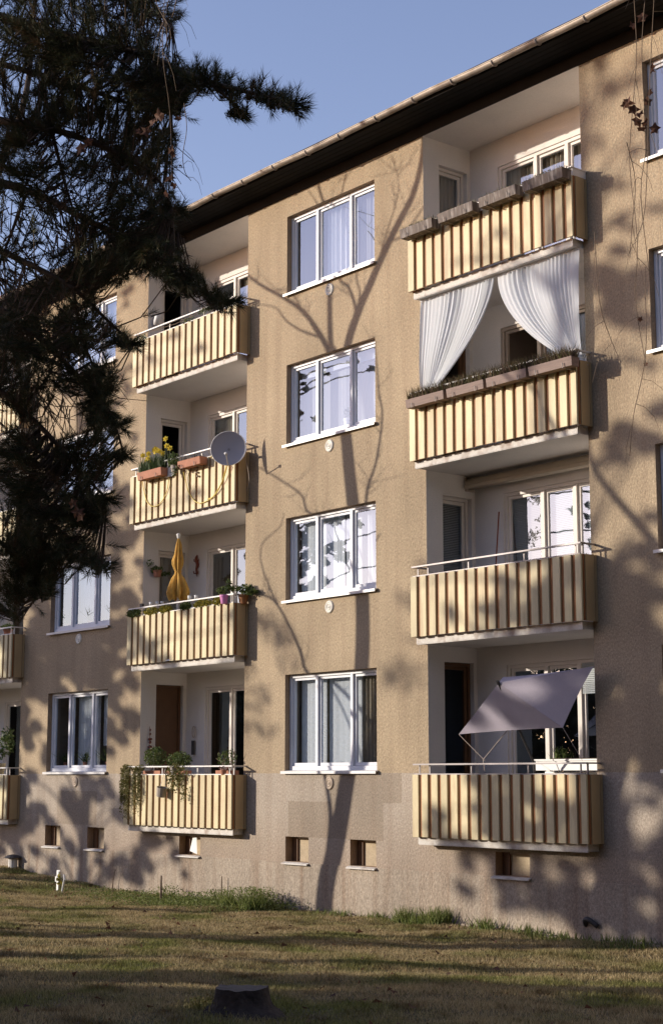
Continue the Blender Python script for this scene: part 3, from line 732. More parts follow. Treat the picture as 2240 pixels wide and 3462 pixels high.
m.build('handle', M_REDB, br); m = MB(); m.box(x0+.50, x0+.74, .77, .83, SLAB[2]+.11, SLAB[2]+.2); m.build('brush', M_DARKF, br)
m = MB(); m.tube([onY(1425, 1240, -.28)+Vector((-.9, 0, 0))*0, onY(1425, 1240, -.28)+Vector((.01, 0, .001))], .01, 4)

# ground floor right: tilted grey parasol
C_par = {'tl': Vector((-16.93, -.18, 1.445)), 'tr': Vector((-15.05, -.30, 1.50)), 'bl': Vector((-17.95, -.12, .63)), 'br': Vector((-15.62, -.33, .672))}
ap = Vector((-16.60, -.60, 1.33))
par = empty('square_parasol', (-16.6, -.3, -.9), 'large grey square parasol tilted over the ground floor right balcony', 'parasol')
m = MB()
cs = ['bl', 'br', 'tr', 'tl']
for i in range(4):
    A, B = C_par[cs[i]], C_par[cs[(i+1) % 4]]; n = 8
    mid = (A+B)/2
    for a_ in range(n):
        for b_ in range(n-a_):
            def pt(p, q):
                w0 = 1-(p+q)/n; v = ap*w0 + A*(p/n) + B*(q/n)
                sag = (p/n)*(q/n)*4; v = v + (Vector((-16.5, .1, 1.0))-v)*.035*sag
                return v
            m.tri(pt(a_, b_), pt(a_+1, b_), pt(a_, b_+1))
            if a_+b_ < n-1: m.tri(pt(a_+1, b_), pt(a_+1, b_+1), pt(a_, b_+1))
m.build('canopy', M_GREYC, par)
m = MB()
for i in range(4): m.tube([ap+Vector((0, .02, -.02)), C_par[cs[i]]+Vector((0, .02, -.01))], .008, 4)
m.build('ribs', M_METAL, par)
m = MB(); m.tube([ap+Vector((.0, -.03, .03)), ap+Vector((0, .0, -.01))], [.02, .03], 8); m.build('finial', M_METAL, par)
m = MB(); m.tube([ap, Vector((-16.75, .25, .2)), Vector((-16.75, .3, -.9))], .019, 8); m.build('pole', M_METAL, par)
m = MB(); m.lathe([(0, -.85), (.05, -.84), (.22, -.88), (.24, -.91)], (-16.75, .3, 0), 16); m.build('foot', M_METAL, par)
for a, b_, lb in ((C_par['bl'], Vector((-17.2, -.3, .22)), 'left'), (C_par['br'], Vector((-15.3, -.3, .22)), 'right')):
    m = MB(); m.tube([a, b_], .0035, 4); m.build('guy_rope', M_TAUPE, par)
m = MB(); m.tube([(-17.15, .12, .68), (-17.25, -.3, .24), (-17.22, -.3, .08)], .007, 4); m.build('guy_rope', M_TAUPE, par)
# white window box inside
x0 = REC(0)[0]
wb = empty('white_planter', (-16.1, .9, .05), 'white plastic planter trough behind the rail below the grey parasol', 'planter')
m = MB(); m.box(-17.0, -15.35, .55, .80, .085, .235); m.box(-17.02, -15.33, .53, .82, .225, .25); m.build('trough', M_WPL, wb)
m = MB(); m.box(-16.7, -15.7, .58, .77, .25, .262); m.build('soil', M_SOIL, wb)
leaf_obj('leaves', np.concatenate([leaves(60, (-16.6, .68, .33), (.12, .08, .10), .08, 80), spikes(30, -16.75, -16.4, .6, .75, .25, .1, .24, .02, 81, .5)]), L_GREEN, wb)
ss = MB(); ss.box(-17.1, -15.3, .85, 1.05, -.9, .07); tag(ss.build('sideboard', M_WPL, None, (-16.2, .9, -.9)), 'low white cabinet carrying the white trough on the ground floor right balcony', 'cabinet')

# ---- middle column
x0, x1, bal, ext = LOG[(-1, 4)]; px0, px1, pz0, pz1, yf = ext
lamp = empty('wall_lamp', (x0+.03, .16, 9.22), 'small white cylindrical wall lamp on the top middle balcony', 'lamp')
m = MB(); qx = Quaternion((0, 1, 0), radians(28)); m.lathe([(0, .10), (.062, .10), (.066, .09), (.066, -.11), (.060, -.11)], (x0+.11, .15, 9.23), 16, qx); m.build('shade', M_WPL, lamp, smooth=True)
m = MB(); m.tube([(x0, .15, 9.26), (x0+.07, .15, 9.27)], .015, 6); m.build('wall_arm', M_METAL, lamp)
iv = empty('ivy_garland', (x0, -.3, pz1), 'green creeper wound along the rail of the top middle balcony', 'creeper')
gg = []
for k in range(46):
    t = k/45; xx = px0+.05+t*(px1-px0-.1)
    if .13 < t < .50 or (.60 < t < .66): n = 0
    elif .50 <= t <= .60: n = 16
    else: n = 26
    if n: gg.append(leaves(n, (xx, -.33, pz1+.10-(.06 if t < .66 else 0)), (.06, .04, .055), .032, 100+k))
leaf_obj('leaves', np.concatenate(gg), L_GREEN, iv)
m = MB(); m.tube([(px0+.05, -.325, pz1+.14), (x0+1.5, -.325, pz1+.06), (x0+2.5, -.325, pz1+.10), (px1-.05, -.325, pz1+.13)], .006, 4); m.build('stem', M_WOOD, iv)

# daffodil planter, herb pot, second planter, dish, cable
x0, x1, bal, ext = LOG[(-1, 3)]; px0, px1, pz0, pz1, yf = ext
rz = pz1
a, b_ = -26.56, -25.72
st = spikes(420, a+.02, b_-.02, -.52, -.38, rz-.03, .14, .36, .022, 120, .18)
dp = planter('daffodil_planter', 'terracotta window box of yellow daffodils hung left of the satellite dish', a, b_, rz-.17, .15, -.54, -.36, M_TERRA, st, L_DSTEM, 'terracotta window boxes', plantname='daffodil_leaves')
fl = MB(); g_ = random.Random(5)
for (fx, fz) in ((-26.52, .36), (-26.40, .24), (-26.33, .22), (-26.30, .36), (-26.26, .26), (-26.12, .40), (-26.07, .36), (-26.02, .41), (-25.97, .38), (-25.88, .34), (-25.84, .30), (-25.66, .55), (-25.60, .40), (-25.58, .36)):
    P = Vector((fx, -.45+g_.uniform(-.04, .04), rz-.02+fz)); B = Vector((fx+g_.uniform(-.06, .06), -.45, rz-.04))
    q = MB(); q.tube([B, (B+P)/2+Vector((.01, 0, .02)), P], .005, 4); q.build('stem', L_DSTEM, dp)
    q = MB(); d = Vector((g_.uniform(.2, 1), -.8, g_.uniform(-.1, .3))).normalized(); uu = d.orthogonal().normalized(); vv = d.cross(uu)
    for k in range(6):
        an = k*pi/3; dr = uu*cos(an)+vv*sin(an); sd = uu*cos(an+pi/2)+vv*sin(an+pi/2)
        q.quad(P, P+dr*.034+sd*.022, P+dr*.066, P+dr*.034-sd*.022)
    q.tube([P, P+d*.028], [.015, .024], 6, False); q.build('flower', L_DAFF, dp)
hp = empty('herb_pot', (-25.42, -.45, rz-.1), 'small hanging pot with bushy green herb between the two terracotta boxes', 'plant pot')
m = MB(); m.lathe([(0, -.06), (.06, -.06), (.085, .07), (.09, .07)], (-25.38, -.44, rz-.10), 14); m.build('pot', M_TAR, hp)
leaf_obj('leaves', np.concatenate([leaves(260, (-25.42, -.45, rz+.08), (.15, .10, .15), .045, 130), leaves(120, (-25.36, -.47, rz-.12), (.10, .06, .12), .04, 131)]), L_GREEN, hp)
m = MB(); m.box(-25.72, -25.42, -.37, -.36, rz-.2, rz-.02, lambda a_, b__, c: (a_+(c-rz)*.6, b__, c)); m.build('tag_board', M_WPL, hp)
pl = np.concatenate([spikes(60, -25.1, -24.45, -.5, -.4, rz, .03, .10, .015, 140, .5), leaves(90, (-25.1, -.5, rz-.10), (.08, .05, .08), .04, 141)])
planter('terracotta_planter', 'terracotta window box with sparse stems hung next to the satellite dish', -25.14, -24.40, rz-.15, .14, -.54, -.36, M_TERRA, pl, L_HEATH, 'terracotta window boxes', plantname='stems')

DC = Vector((-23.53, -.50, 5.905)); DN = Vector((.725, -.675, .10)).normalized()
qd = DN.to_track_quat('Z', 'Y')
dish = empty('satellite_dish', (-23.62, -.3, rz), 'round grey satellite dish on a pole at the corner of a balcony', 'satellite dish')
m = MB(); R = .322
m.lathe([(R*k/8, .075*((k/8)**2)-.075) for k in range(0, 9)][::-1], DC, 40, qd); m.build('reflector', M_DISH, dish, smooth=True)
m = MB(); m.lathe([(R-.004, -.004), (R+.006, -.002), (R+.010, .004), (R+.004, .010), (R-.004, .006)], DC, 40, qd); m.build('rim', M_DISHR, dish, smooth=True)
dnv = qd @ Vector((0, 1, 0)); dn_ = dnv if dnv.z < 0 else -dnv
arm_b = DC + dn_*R*.98; arm_e = DC + DN*.30 + dn_*.20
m = MB(); m.tube([arm_b, DC+dn_*R*.95+DN*.05, arm_e], .011, 6); m.build('feed_arm', M_DISHR, dish)
m = MB(); m.tube([arm_e+DN*.03, arm_e-DN*.03], [.030, .024], 10); m.build('receiver', M_DISHR, dish, smooth=True)
bk = DC-DN*.11
m = MB(); m.tube(smooth_path([bk+DN*.05, bk-DN*.04, bk-DN*.09+Vector((0, 0, -.06))], 3), .022, 8); m.tube(smooth_path([bk-DN*.06+Vector((0, 0, .03)), bk-DN*.10+Vector((0, .02, .10)), Vector((-23.66, -.30, 6.07)), Vector((-23.66, -.29, rz-.3))], 4), .018, 8); m.build('mount_pole', M_RAIL, dish)
cab = MB()
cab.tube(smooth_path([(-23.70, -.40, 5.62), (-23.86, -.37, 5.40), (-24.12, -.35, 5.16), (-24.45, -.345, 5.06), (-24.75, -.345, 5.08), (-25.02, -.345, 5.30), (-25.12, -.36, 5.55), (-25.14, -.40, 5.72)], 5), .0085, 5)
cab.tube(smooth_path([(-23.72, -.40, 5.66), (-23.90, -.37, 5.36), (-24.2, -.35, 5.13), (-24.40, -.345, 5.10)], 5), .0085, 5)
cab.tube(smooth_path([(-25.70, -.36, 5.68), (-25.78, -.345, 5.45), (-25.98, -.345, 5.24), (-26.25, -.345, 5.20), (-26.48, -.345, 5.32), (-26.60, -.345, 5.55), (-26.66, -.36, 5.78)], 5), .0085, 5)
cab.tube(smooth_path([(-24.0, -.33, 6.0), (-24.2, -.34, 5.93), (-24.35, -.34, 5.88)], 4), .0085, 5)
tag(cab.build('cable', M_YCAB, None, (-24.5, -.35, 5.06)), 'yellow cable hanging in loops across the boards below the satellite dish', 'cable')
m = MB(); m.tube(smooth_path([(-23.55, -.2, rz+.1), (-23.42, -.15, 5.6), (-23.40, -.12, 5.3), (-23.52, -.1, 5.15)], 5), .005, 4); tag(m.build('cable', M_TAUPE, None, (-23.5, -.15, 5.1)), 'thin grey wire looping beside the balcony side panel below the dish', 'cable')
m = MB()
for k in range(3): m.lathe([(0, .0), (.022, .01), (.03, .03), (.0, .05)], (-24.78+.03*k, -.352, rz-.20-.075*k), 6)
tag(m.build('flower_ornament', M_OLV if False else M_TAUPE, None, (-24.75, -.35, rz-.2)), 'small flower shaped ornament pinned to the boards left of the dish', 'ornament')

# closed yellow parasol
x0, x1, bal, ext = LOG[(-1, 2)]; px0, px1, pz0, pz1, yf = ext
yp = empty('closed_parasol', (-25.72, -.1, SLAB[2]+.11), 'closed yellow parasol standing upright behind the planted rail', 'parasol')
m = MB(); prof = [(0.0, 4.545), (.018, 4.54), (.035, 4.50), (.055, 4.42), (.085, 4.22), (.118, 4.10), (.112, 4.02), (.085, 3.94), (.062, 3.88), (.075, 3.83), (.125, 3.76), (.165, 3.68), (.205, 3.58), (.235, 3.49), (.21, 3.42), (.19, 3.36)]
K = 64; n0 = 0
for i, (r_, z) in enumerate(prof):
    r_ *= .74
    for j in range(K):
        a = 2*pi*j/K; fold = 1+ (.30 if z < 4.5 else .1)*sin(8*a+z*1.5)*(1-.45*math.exp(-((z-3.88)/.04)**2)) + .08*sin(19*a+z*9)
        m.v.append((-25.72+r_*fold*cos(a)*1.02+.012*sin(z*9), -.1+r_*fold*sin(a), z+(.035*sin(8*a+1) if i > 12 else 0)))
for i in range(len(prof)-1):
    for j in range(K):
        a = i*K+j; b2 = i*K+(j+1) % K; m.f.append((a, b2, b2+K, a+K)); m.m.append(0)
m.build('canopy', M_YEL, yp, smooth=True)
m = MB(); m.tube([(-25.72, -.1, SLAB[2]+.12), (-25.72, -.1, 4.56)], .018, 8); m.build('pole', M_FRAME, yp)
m = MB(); m.lathe([(0, .10), (.03, .095), (.048, .07), (.03, .05), (.035, .03), (.02, .0)], (-25.72, -.1, 4.53), 12); m.build('finial', M_WPL, yp, smooth=True)
m = MB()
for j in range(25): m.v.append((0, 0, 0)) if False else None
m.tube([(-25.72+.062*cos(2*pi*j/20), -.1+.062*sin(2*pi*j/20), 3.885+.01*sin(j)) for j in range(21)], .008, 4, False); m.build('tie', M_YEL, yp)
m = MB(); m.lathe([(.02, .10), (.06, .07), (.22, .03), (.24, 0)], (-25.72, -.1, SLAB[2]+.112), 16); m.build('foot', M_CONC, yp)
def pot_thing(name, label, c, r, h, mt, tris, lm, group=None, lname='leaves'):
    t = empty(name, c, label, 'plant pot', group); c = Vector(c)
    m = MB(); m.lathe([(0, 0), (r*.72, 0), (r*.95, h*.8), (r*1.05, h*.8), (r*1.05, h), (r*.93, h), (r*.9, h*.85), (0, h*.85)], c, 16); m.build('pot', mt, t)
    leaf_obj(lname, tris, lm, t); return t
pot_thing('hanging_plant', 'dark red pot with trailing plant hung on the left wall behind the parasol', (x0+.13, .25, 3.93), .09, .14, M_TERRA, np.concatenate([leaves(150, (x0+.13, .23, 4.08), (.15, .12, .07), .05, 150), leaves(70, (x0+.2, .42, 4.0), (.08, .14, .05), .05, 151), leaves(50, (x0+.12, .08, 4.2), (.05, .08, .08), .05, 152)]), L_GREEN)
m = MB()
pts = [(-26.77, 1.055, 4.42), (-26.80, 1.05, 4.34), (-26.75, 1.05, 4.22), (-26.79, 1.05, 4.12), (-26.76, 1.05, 3.98)]
m.tube(smooth_path(pts, 3), [.012, .02, .03, .032, .034, .036, .034, .032, .026, .022, .018, .012, .006], 7)
for (zz, dx) in ((4.30, -.09), (4.29, .06), (4.06, -.10), (4.05, .05)): m.tube([(-26.78, 1.05, zz-.02), (-26.78+dx, 1.05, zz), (-26.78+dx*1.1, 1.05, zz+.05)], [.014, .012, .008], 5)
tag(m.build('wall_lizard', M_REDB, None, (-26.77, 1.05, 4.0), True), 'red brown lizard shaped ornament on the loggia wall right of the yellow parasol', 'ornament')
# window boxes behind the rail of second floor middle balcony
secs = [(-27.15, -26.62, 160, L_GREEN, 'dark green bedding plants at the left end of the rail'), (-26.60, -26.05, 161, L_YELG, 'yellow and green pansies left of the parasol'), (-26.02, -25.60, 162, L_YELG, 'yellow flowers right under the parasol'),
        (-25.30, -24.95, 163, L_GREEN, 'dark green plants right of the parasol'), (-24.88, -24.25, 164, L_YELG, 'yellow flowers in the middle right of the rail'), (-24.22, -23.86, 165, L_YELG, 'yellow flowers left of the pink pot')]
for a, b_, sd, lm, lb in secs:
    pl = leaves(620, ((a+b_)/2, -.31 if sd > 160 else -.35, pz1+.06), ((b_-a)/2, .06, .08), .040, sd)
    planter('planter_box', lb+' on second floor', a, b_, pz1-.10, .12, -.265, -.12, M_BRBOX, pl, lm, 'flower boxes behind the second floor middle rail', hooks=False, plantname='flowers')
pot_thing('pink_pot', 'bright pink flower pot hung on the rail at a balcony corner', (-23.80, -.37, pz1-.01), .078, .16, M_PINK, np.concatenate([leaves(150, (-23.9, -.33, pz1+.25), (.16, .12, .07), .055, 170), leaves(70, (-23.75, -.30, pz1+.33), (.06, .06, .12), .05, 171)]), L_GREEN)
pot_thing('corner_plant', 'leafy plant in a brown pot at the right corner of the second floor middle balcony', (-23.55, -.12, pz1-.02), .095, .17, M_BROWN, np.concatenate([leaves(190, (-23.50, -.10, pz1+.24), (.20, .16, .09), .06, 172), leaves(90, (-23.3, -.1, pz1+.18), (.14, .1, .05), .06, 173), leaves(60, (-23.78, -.15, pz1+.28), (.14, .1, .05), .06, 174)]), L_GREEN)
for i, (xx, h_, lb) in enumerate(((-26.35, .07, 'leftmost small glass'), (-26.12, .06, 'second small glass'), (-25.95, .05, 'third small glass'), (-25.02, .08, 'tall white mug'), (-24.80, .07, 'small white bowl'))):
    m = MB(); m.lathe([(0, 0), (.03, 0), (.036, h_), (.032, h_), (.028, .006), (0, .006)], (xx, -.30, pz1+.169), 10); tag(m.build('cup', M_WPL, None, (xx, -.3, pz1+.169), True), lb+' standing on the rail of the second floor middle balcony', 'cup', 'cups on the second floor middle rail')
m = MB(); m.box(-26.72, -26.64, -.32, -.27, pz1+.169, pz1+.235); tag(m.build('tin_box', M_METAL, None, (-26.68, -.3, pz1+.169)), 'small dark box on the left end of the second floor middle rail', 'box')

# ground floor middle
x0, x1, bal, ext = LOG[(-1, 1)]; px0, px1, pz0, pz1, yf = ext
wc = empty('wind_chime', (x0+.02, .2, .42), 'rust coloured hanging chime on the white loggia wall beside brown door', 'wind chime')
m = MB(); m.tube([(x0+.03, .2, .97), (x0+.03, .2, .40)], .004, 4); m.build('cord', M_REDB, wc)
for zz, r_ in ((.90, .018), (.82, .02), (.72, .045), (.66, .03), (.57, .05), (.51, .06), (.43, .035)):
    m = MB(); m.lathe([(0, .03), (r_*.8, .015), (r_, 0), (r_*.6, -.02), (0, -.03)], (x0+.055, .2, zz), 8); m.build('bell', M_REDB, wc)
tl = empty('carpet_beater', (-26.79, 1.04, .3), 'dark hanging loop handled tool on back wall left of the window', 'tool')
m = MB(); m.tube([(-26.79+.055*sin(t), 1.04, .87+.11*cos(t)) for t in [k*2*pi/16 for k in range(17)]], .010, 5, False); m.build('loop', M_TAUPE, tl)
m = MB(); m.box(-26.84, -26.76, 1.02, 1.05, .42, .70); m.build('blade', M_METAL, tl)
for i, (a, b_, l0, l1, n, lb) in enumerate(((-27.20, -26.86, .45, .98, 30, 'long olive trailing vine over the left end of the lowest middle balcony'), (-26.72, -26.45, .4, .92, 18, 'second olive trailing vine hanging right of the longest one'))):
    v = empty('trailing_vine', ((a+b_)/2, -.36, pz1), lb, 'plant', 'trailing vines')
    leaf_obj('leaves', np.concatenate([drape_strands(n, a, b_, -.38, pz1+.12, l0, l1, .035, 180+i), leaves(160, ((a+b_)/2, -.34, pz1+.13), ((b_-a)/2+.04, .08, .07), .045, 190+i)]), L_OLIVE, v)
    m = MB()
    for k in range(5): xx = a+(b_-a)*(k+.5)/5; m.tube([(xx, -.33, pz1+.14), (xx, -.38, pz1+.08), (xx+.01, -.38, pz1-l0)], .004, 4)
    m.build('stem', M_WOOD, v)
for (nm, lb, c, rad, n, sd) in (('bushy_plant', 'bushy green plant in a box below the brown door', (-26.38, -.12, pz1+.34), (.33, .16, .20), 820, 200), ('bushy_plant', 'bushy green plant in front of the hanging tool', (-25.55, -.12, pz1+.27), (.36, .16, .17), 860, 201), ('bushy_plant', 'leggy plant at the right end of the lowest middle balcony', (-24.0, -.12, pz1+.30), (.24, .14, .17), 230, 202)):
    a, b_ = c[0]-.3, c[0]+.3
    if sd == 202: a, b_ = c[0]-.25, c[0]+.25
    t = empty(nm, (c[0], c[1], pz1-.12), lb, 'plant', 'green bushes behind the lowest middle rail')
    q = MB(); q.box(a, b_, c[1]-.08, c[1]+.08, pz1-.12, pz1+.08); q.build('trough', M_TERRA, t)
    q = MB(); rr = random.Random(sd)
    for k in range(9): q.tube([(c[0]+rr.uniform(-.2, .2), c[1], pz1+.07), (c[0]+rr.uniform(-.3, .3), c[1]+rr.uniform(-.1, .1), c[2]+rr.uniform(-.05, .15))], .005, 4)
    q.build('stem', M_WOOD, t)
    leaf_obj('leaves', leaves(n, c, rad, .05, sd), L_GREEN, t)
t = empty('hanging_plant', (-25.25, -.42, pz1-.3), 'olive green plant hanging over the boards right of the metal can', 'plant')
leaf_obj('leaves', np.concatenate([leaves(330, (-25.28, -.42, pz1-.05), (.26, .08, .28), .05, 210), leaves(200, (-25.12, -.42, pz1+.05), (.30, .08, .16), .05, 211), leaves(70, (-24.95, -.42, pz1-.33), (.10, .05, .16), .05, 212)]), L_OLIVE, t)
m = MB(); m.lathe([(0, 0), (.05, 0), (.07, .12), (.073, .12)], (-25.28, -.42, pz1+.02), 12); m.build('pot', M_TAR, t)
t = empty('metal_can', (-25.62, -.42, pz1-.38), 'weathered metal can hanging on a wire in front of the boards', 'can')
m = MB(); qz = Quaternion((0, 1, 0), radians(14)); m.lathe([(0, 0), (.085, 0), (.105, .17), (.108, .175), (.10, .175)], (-25.68, -.43, pz1-.40), 14, qz); m.build('body', M_TAR, t)
m = MB(); m.tube([(-25.72, -.43, pz1-.24), (-25.56, -.42, pz1+.12), (-25.52, -.43, pz1-.22)], .005, 4); m.build('wire', M_RAILW, t)
t = pot_thing('red_flower_pot', 'small pot with red and white flowers at the right corner of the lowest middle balcony', (-23.86, -.30, pz1+.0), .06, .09, M_TERRA, leaves(90, (-23.86, -.30, pz1+.12), (.14, .06, .05), .03, 220), leaf_mat('red_white_petals', [(.35, .03, .04), (.55, .5, .46), (.06, .09, .03), (.4, .04, .05)]))

# far left column
x0, x1, bal, ext = LOG[(-2, 1)]; px0, px1, pz0, pz1, yf = ext
pot_thing('tall_plant', 'tall leafy plant in a pale yellow pot at the left edge of the photo', (-32.55, -.18, pz1+.02), .12, .24, MATS['cream_board'], np.concatenate([leaves(200, (-32.35, -.12, pz1+.75), (.2, .15, .32), .09, 230), leaves(60, (-32.6, -.15, pz1+.45), (.2, .12, .12), .09, 231)]), L_GREEN)
x0, x1, bal, ext = LOG[(-2, 2)]; px0, px1, pz0, pz1, yf = ext
t = pot_thing('rail_plant', 'dark potted plant on the far left second floor balcony rail', (-32.45, -.15, pz1+.0), .10, .14, M_TERRA, leaves(150, (-32.45, -.15, pz1+.2), (.3, .12, .07), .06, 232), L_GREEN)
# plants inside the lower left windows
for i, (xx, zz, r_) in enumerate(((V+.35, Z1[0], .20), (V+1.15, Z1[0], .18), (V+2.05, Z1[0], .18), (V+.30, Z2[0], .2), (V+1.2, Z2[0], .2), (V+2.15, Z2[0], .2))):
    wn = 'ground floor' if i < 3 else 'second floor'; pn = ('left', 'middle', 'right')[i % 3]
    pot_thing('windowsill_plant', 'green house plant in the %s pane of the %s left window' % (pn, wn), (xx, .30, zz+.1), .07, .12, M_TERRA, np.concatenate([spikes(26, xx-.04, xx+.04, .28, .33, zz+.2, .12, .34, .035, 240+i, .7), leaves(60, (xx, .30, zz+.3), (.16, .05, .12), .06, 250+i)]), L_GREEN, 'plants on the left windowsills')
pot_thing('windowsill_plant', 'plant in a white pot on the third floor centre windowsill', (WX0+1.35, .32, Z3[0]+.1), .08, .22, M_WPL, leaves(40, (WX0+1.35, .32, Z3[0]+.42), (.1, .05, .1), .05, 260), L_GREEN)

# ------------------------------------------------------------------ ground
def sst(t): t = np.clip(t, 0, 1); return t*t*(3-2*t)
def zg(x, y):
    x = np.asarray(x, float); y = np.asarray(y, float)
    return -2.235 + .27*sst((-x-27)/6) + .17*sst((-y-1.5)/7) + .02*np.sin(x*1.7+y)*np.cos(y*1.3-x*.4) + .012*np.sin(x*4.1-y*2.3)
gx = np.concatenate([np.linspace(-250, -46, 12), np.linspace(-44, -2, 120), np.linspace(0, 200, 12)])
gy = np.concatenate([np.linspace(-250, -26, 12), np.linspace(-24, 1, 80), np.linspace(3, 200, 10)])
GX, GY2 = np.meshgrid(gx, gy); GZz = zg(GX, GY2)
vv = np.stack([GX, GY2, GZz], -1).reshape(-1, 3); nx = len(gx)
ff = [(j*nx+i, j*nx+i+1, (j+1)*nx+i+1, (j+1)*nx+i) for j in range(len(gy)-1) for i in range(nx-1)]
me = bpy.data.meshes.new('ground'); me.from_pydata(vv.tolist(), [], ff); me.polygons.foreach_set('use_smooth', [True]*len(ff))
M_GROUND = mat('lawn_soil', (.125, .10, .052), .95, .35, 1.5, .35, 22, .8, 18, dirt=(.07, .075, .022), dscale=1.1)
me.materials.append(M_GROUND); go = put('ground', me); go['kind'] = 'structure'
# grass
def blades(n, X0, X1, Y0, Y1, hmin, hmax, wd, seed, keep=None):
    g = np.random.default_rng(seed); x = g.uniform(X0, X1, n); y = g.uniform(Y0, Y1, n)
    k = np.ones(n, bool) if keep is None else keep(x, y); x, y = x[k], y[k]; n = len(x); z = zg(x, y)
    h = g.uniform(hmin, hmax, n)*(.6+.5*np.sin(x*2.1+np.sin(y*3.3))**2+.35*g.random(n)); t = g.normal(0, .55, (n, 2))*h[:, None]; th = g.uniform(0, pi, n)
    dist = np.hypot(x, y+CD); wd = wd*(.6+dist/25.0)
    dx, dy = np.cos(th)*wd/2, np.sin(th)*wd/2
    A = np.stack([x-dx, y-dy, z-.01], 1); B = np.stack([x+dx, y+dy, z-.01], 1); C_ = np.stack([x+t[:, 0], y+t[:, 1], z+h], 1)
    return np.stack([A, B, C_], 1)
def inview(x, y):
    X = x; Y = y+CD; d = X*fw.x+Y*fw.y; s = X*rt.x+Y*rt.y; r_ = s/d
    return (d > 9) & (r_ > -.26) & (r_ < .26)
lw = blades(1100000, -36, -6, -13, -.02, .018, .050, .009, 301, inview)
o = put('lawn_grass', tri_mesh('lawn_grass', lw, L_GRASS)); tag(o, 'patchy dry lawn grass in front of the building', 'grass', kind='stuff')
# taller green weeds along the wall
def tuft(cx, cy, n, r_, h, seed):
    g = np.random.default_rng(seed); x = g.normal(cx, r_, n); y = np.minimum(g.normal(cy, r_*.6, n), -.03); z = zg(x, y); hh = h*(.4+.7*g.random(n))
    t = g.normal(0, .4, (n, 2))*hh[:, None]; th = g.uniform(0, pi, n); wd = .012
    A = np.stack([x-np.cos(th)*wd, y-np.sin(th)*wd, z-.01], 1); B = np.stack([x+np.cos(th)*wd, y+np.sin(th)*wd, z-.01], 1)
    return np.stack([A, B, np.stack([x+t[:, 0], np.minimum(y+t[:, 1], -.01), z+hh], 1)], 1)
def lowleaf(cx, cy, rx, ry, h, n, seed, s=.05):
    g = np.random.default_rng(seed); x = g.normal(cx, rx, n); y = np.minimum(g.normal(cy, ry, n), -.05); z = zg(x, y)+h*g.random(n)**1.5
    P = np.stack([x, y, z], 1); a = g.normal(size=(n, 3)); a /= np.linalg.norm(a, axis=1)[:, None]; b_ = np.cross(a, g.normal(size=(n, 3))); b_ /= np.linalg.norm(b_, axis=1)[:, None]
    return np.stack([P-a*s*.5, P+b_*s*.5, P+a*s*.5], 1)
wd = [lowleaf(-25.6, -.9, 1.1, .45, .09, 4200, 310, .04), lowleaf(-24.1, -.9, .8, .45, .12, 3600, 311, .04), lowleaf(-22.75, -.40, .30, .16, .34, 2000, 312, .04), lowleaf(-23.75, -.40, .22, .14, .26, 1000, 313, .04), lowleaf(-24.5, -.40, .25, .14, .20, 800, 316, .04), lowleaf(-22.2, -.4, .3, .2, .16, 900, 314, .04), lowleaf(-25.5, -.35, .15, .14, .24, 500, 317, .04), lowleaf(-28.5, -.5, 1.2, .3, .06, 1500, 315, .04)]
for i in range(7): wd.append(tuft(RND.uniform(-25, -22), -RND.uniform(.2, .8), 60, .1, .35, 330+i))
o = put('weed_patch', tri_mesh('weed_patch', np.concatenate(wd), L_GRASSG)); tag(o, 'bright green low weeds growing at the foot of the wall', 'weeds', kind='stuff')
tf = []
for (px, py, n, r_, h) in ((1010, 2112, 420, .16, .30), (940, 2105, 180, .10, .26), (980, 2118, 160, .2, .16), (1130, 2130, 110, .15, .22), (870, 2098, 60, .12, .15), (1300, 2158, 160, .35, .14), (1480, 2178, 200, .35, .16), (1220, 2148, 90, .2, .16), (780, 2085, 90, .2, .12)):
    p = onY(px, py, -.15); tf.append(tuft(p.x, -.16, n, r_, h, 400+px))
o = put('grass_tufts', tri_mesh('grass_tufts', np.concatenate(tf), L_GRASSG)); tag(o, 'tall green grass tufts along the plinth', 'grass', kind='stuff')
# litter: dead leaves and clods
gl = np.random.default_rng(77); n = 900; x = gl.uniform(-34, -8, n); y = gl.uniform(-11, -.1, n); P = np.stack([x, y, zg(x, y)+.03], 1)
a = gl.normal(size=(n, 3)); a[:, 2] *= .3; a /= np.linalg.norm(a, axis=1)[:, None]; b_ = np.cross(a, gl.normal(size=(n, 3))*np.array([.3, .3, 1])); b_ /= np.linalg.norm(b_, axis=1)[:, None]; s = gl.uniform(.02, .06, (n, 1))
o = put('leaf_litter', tri_mesh('leaf_litter', np.stack([P-a*s, P+b_*s, P+a*s], 1), L_BROWN)); tag(o, 'scattered brown dead leaves on the lawn', 'leaves', kind='stuff')
# crumbled mortar strip at base
gl = np.random.default_rng(78); q = MB()
for i in range(130):
    xx = gl.uniform(-22.2, -14.0); s = gl.uniform(.02, .06); zz = float(zg(xx, -.04)); q.box(xx-s, xx+s*gl.uniform(.5, 1.2), -.03-gl.uniform(.01, .10), -.0145, zz-.06, zz+gl.uniform(.01, .05))
tag(q.build('rubble_strip', M_PLINTH, None), 'crumbled render lying along the foot of the plinth', 'rubble', kind='stuff')

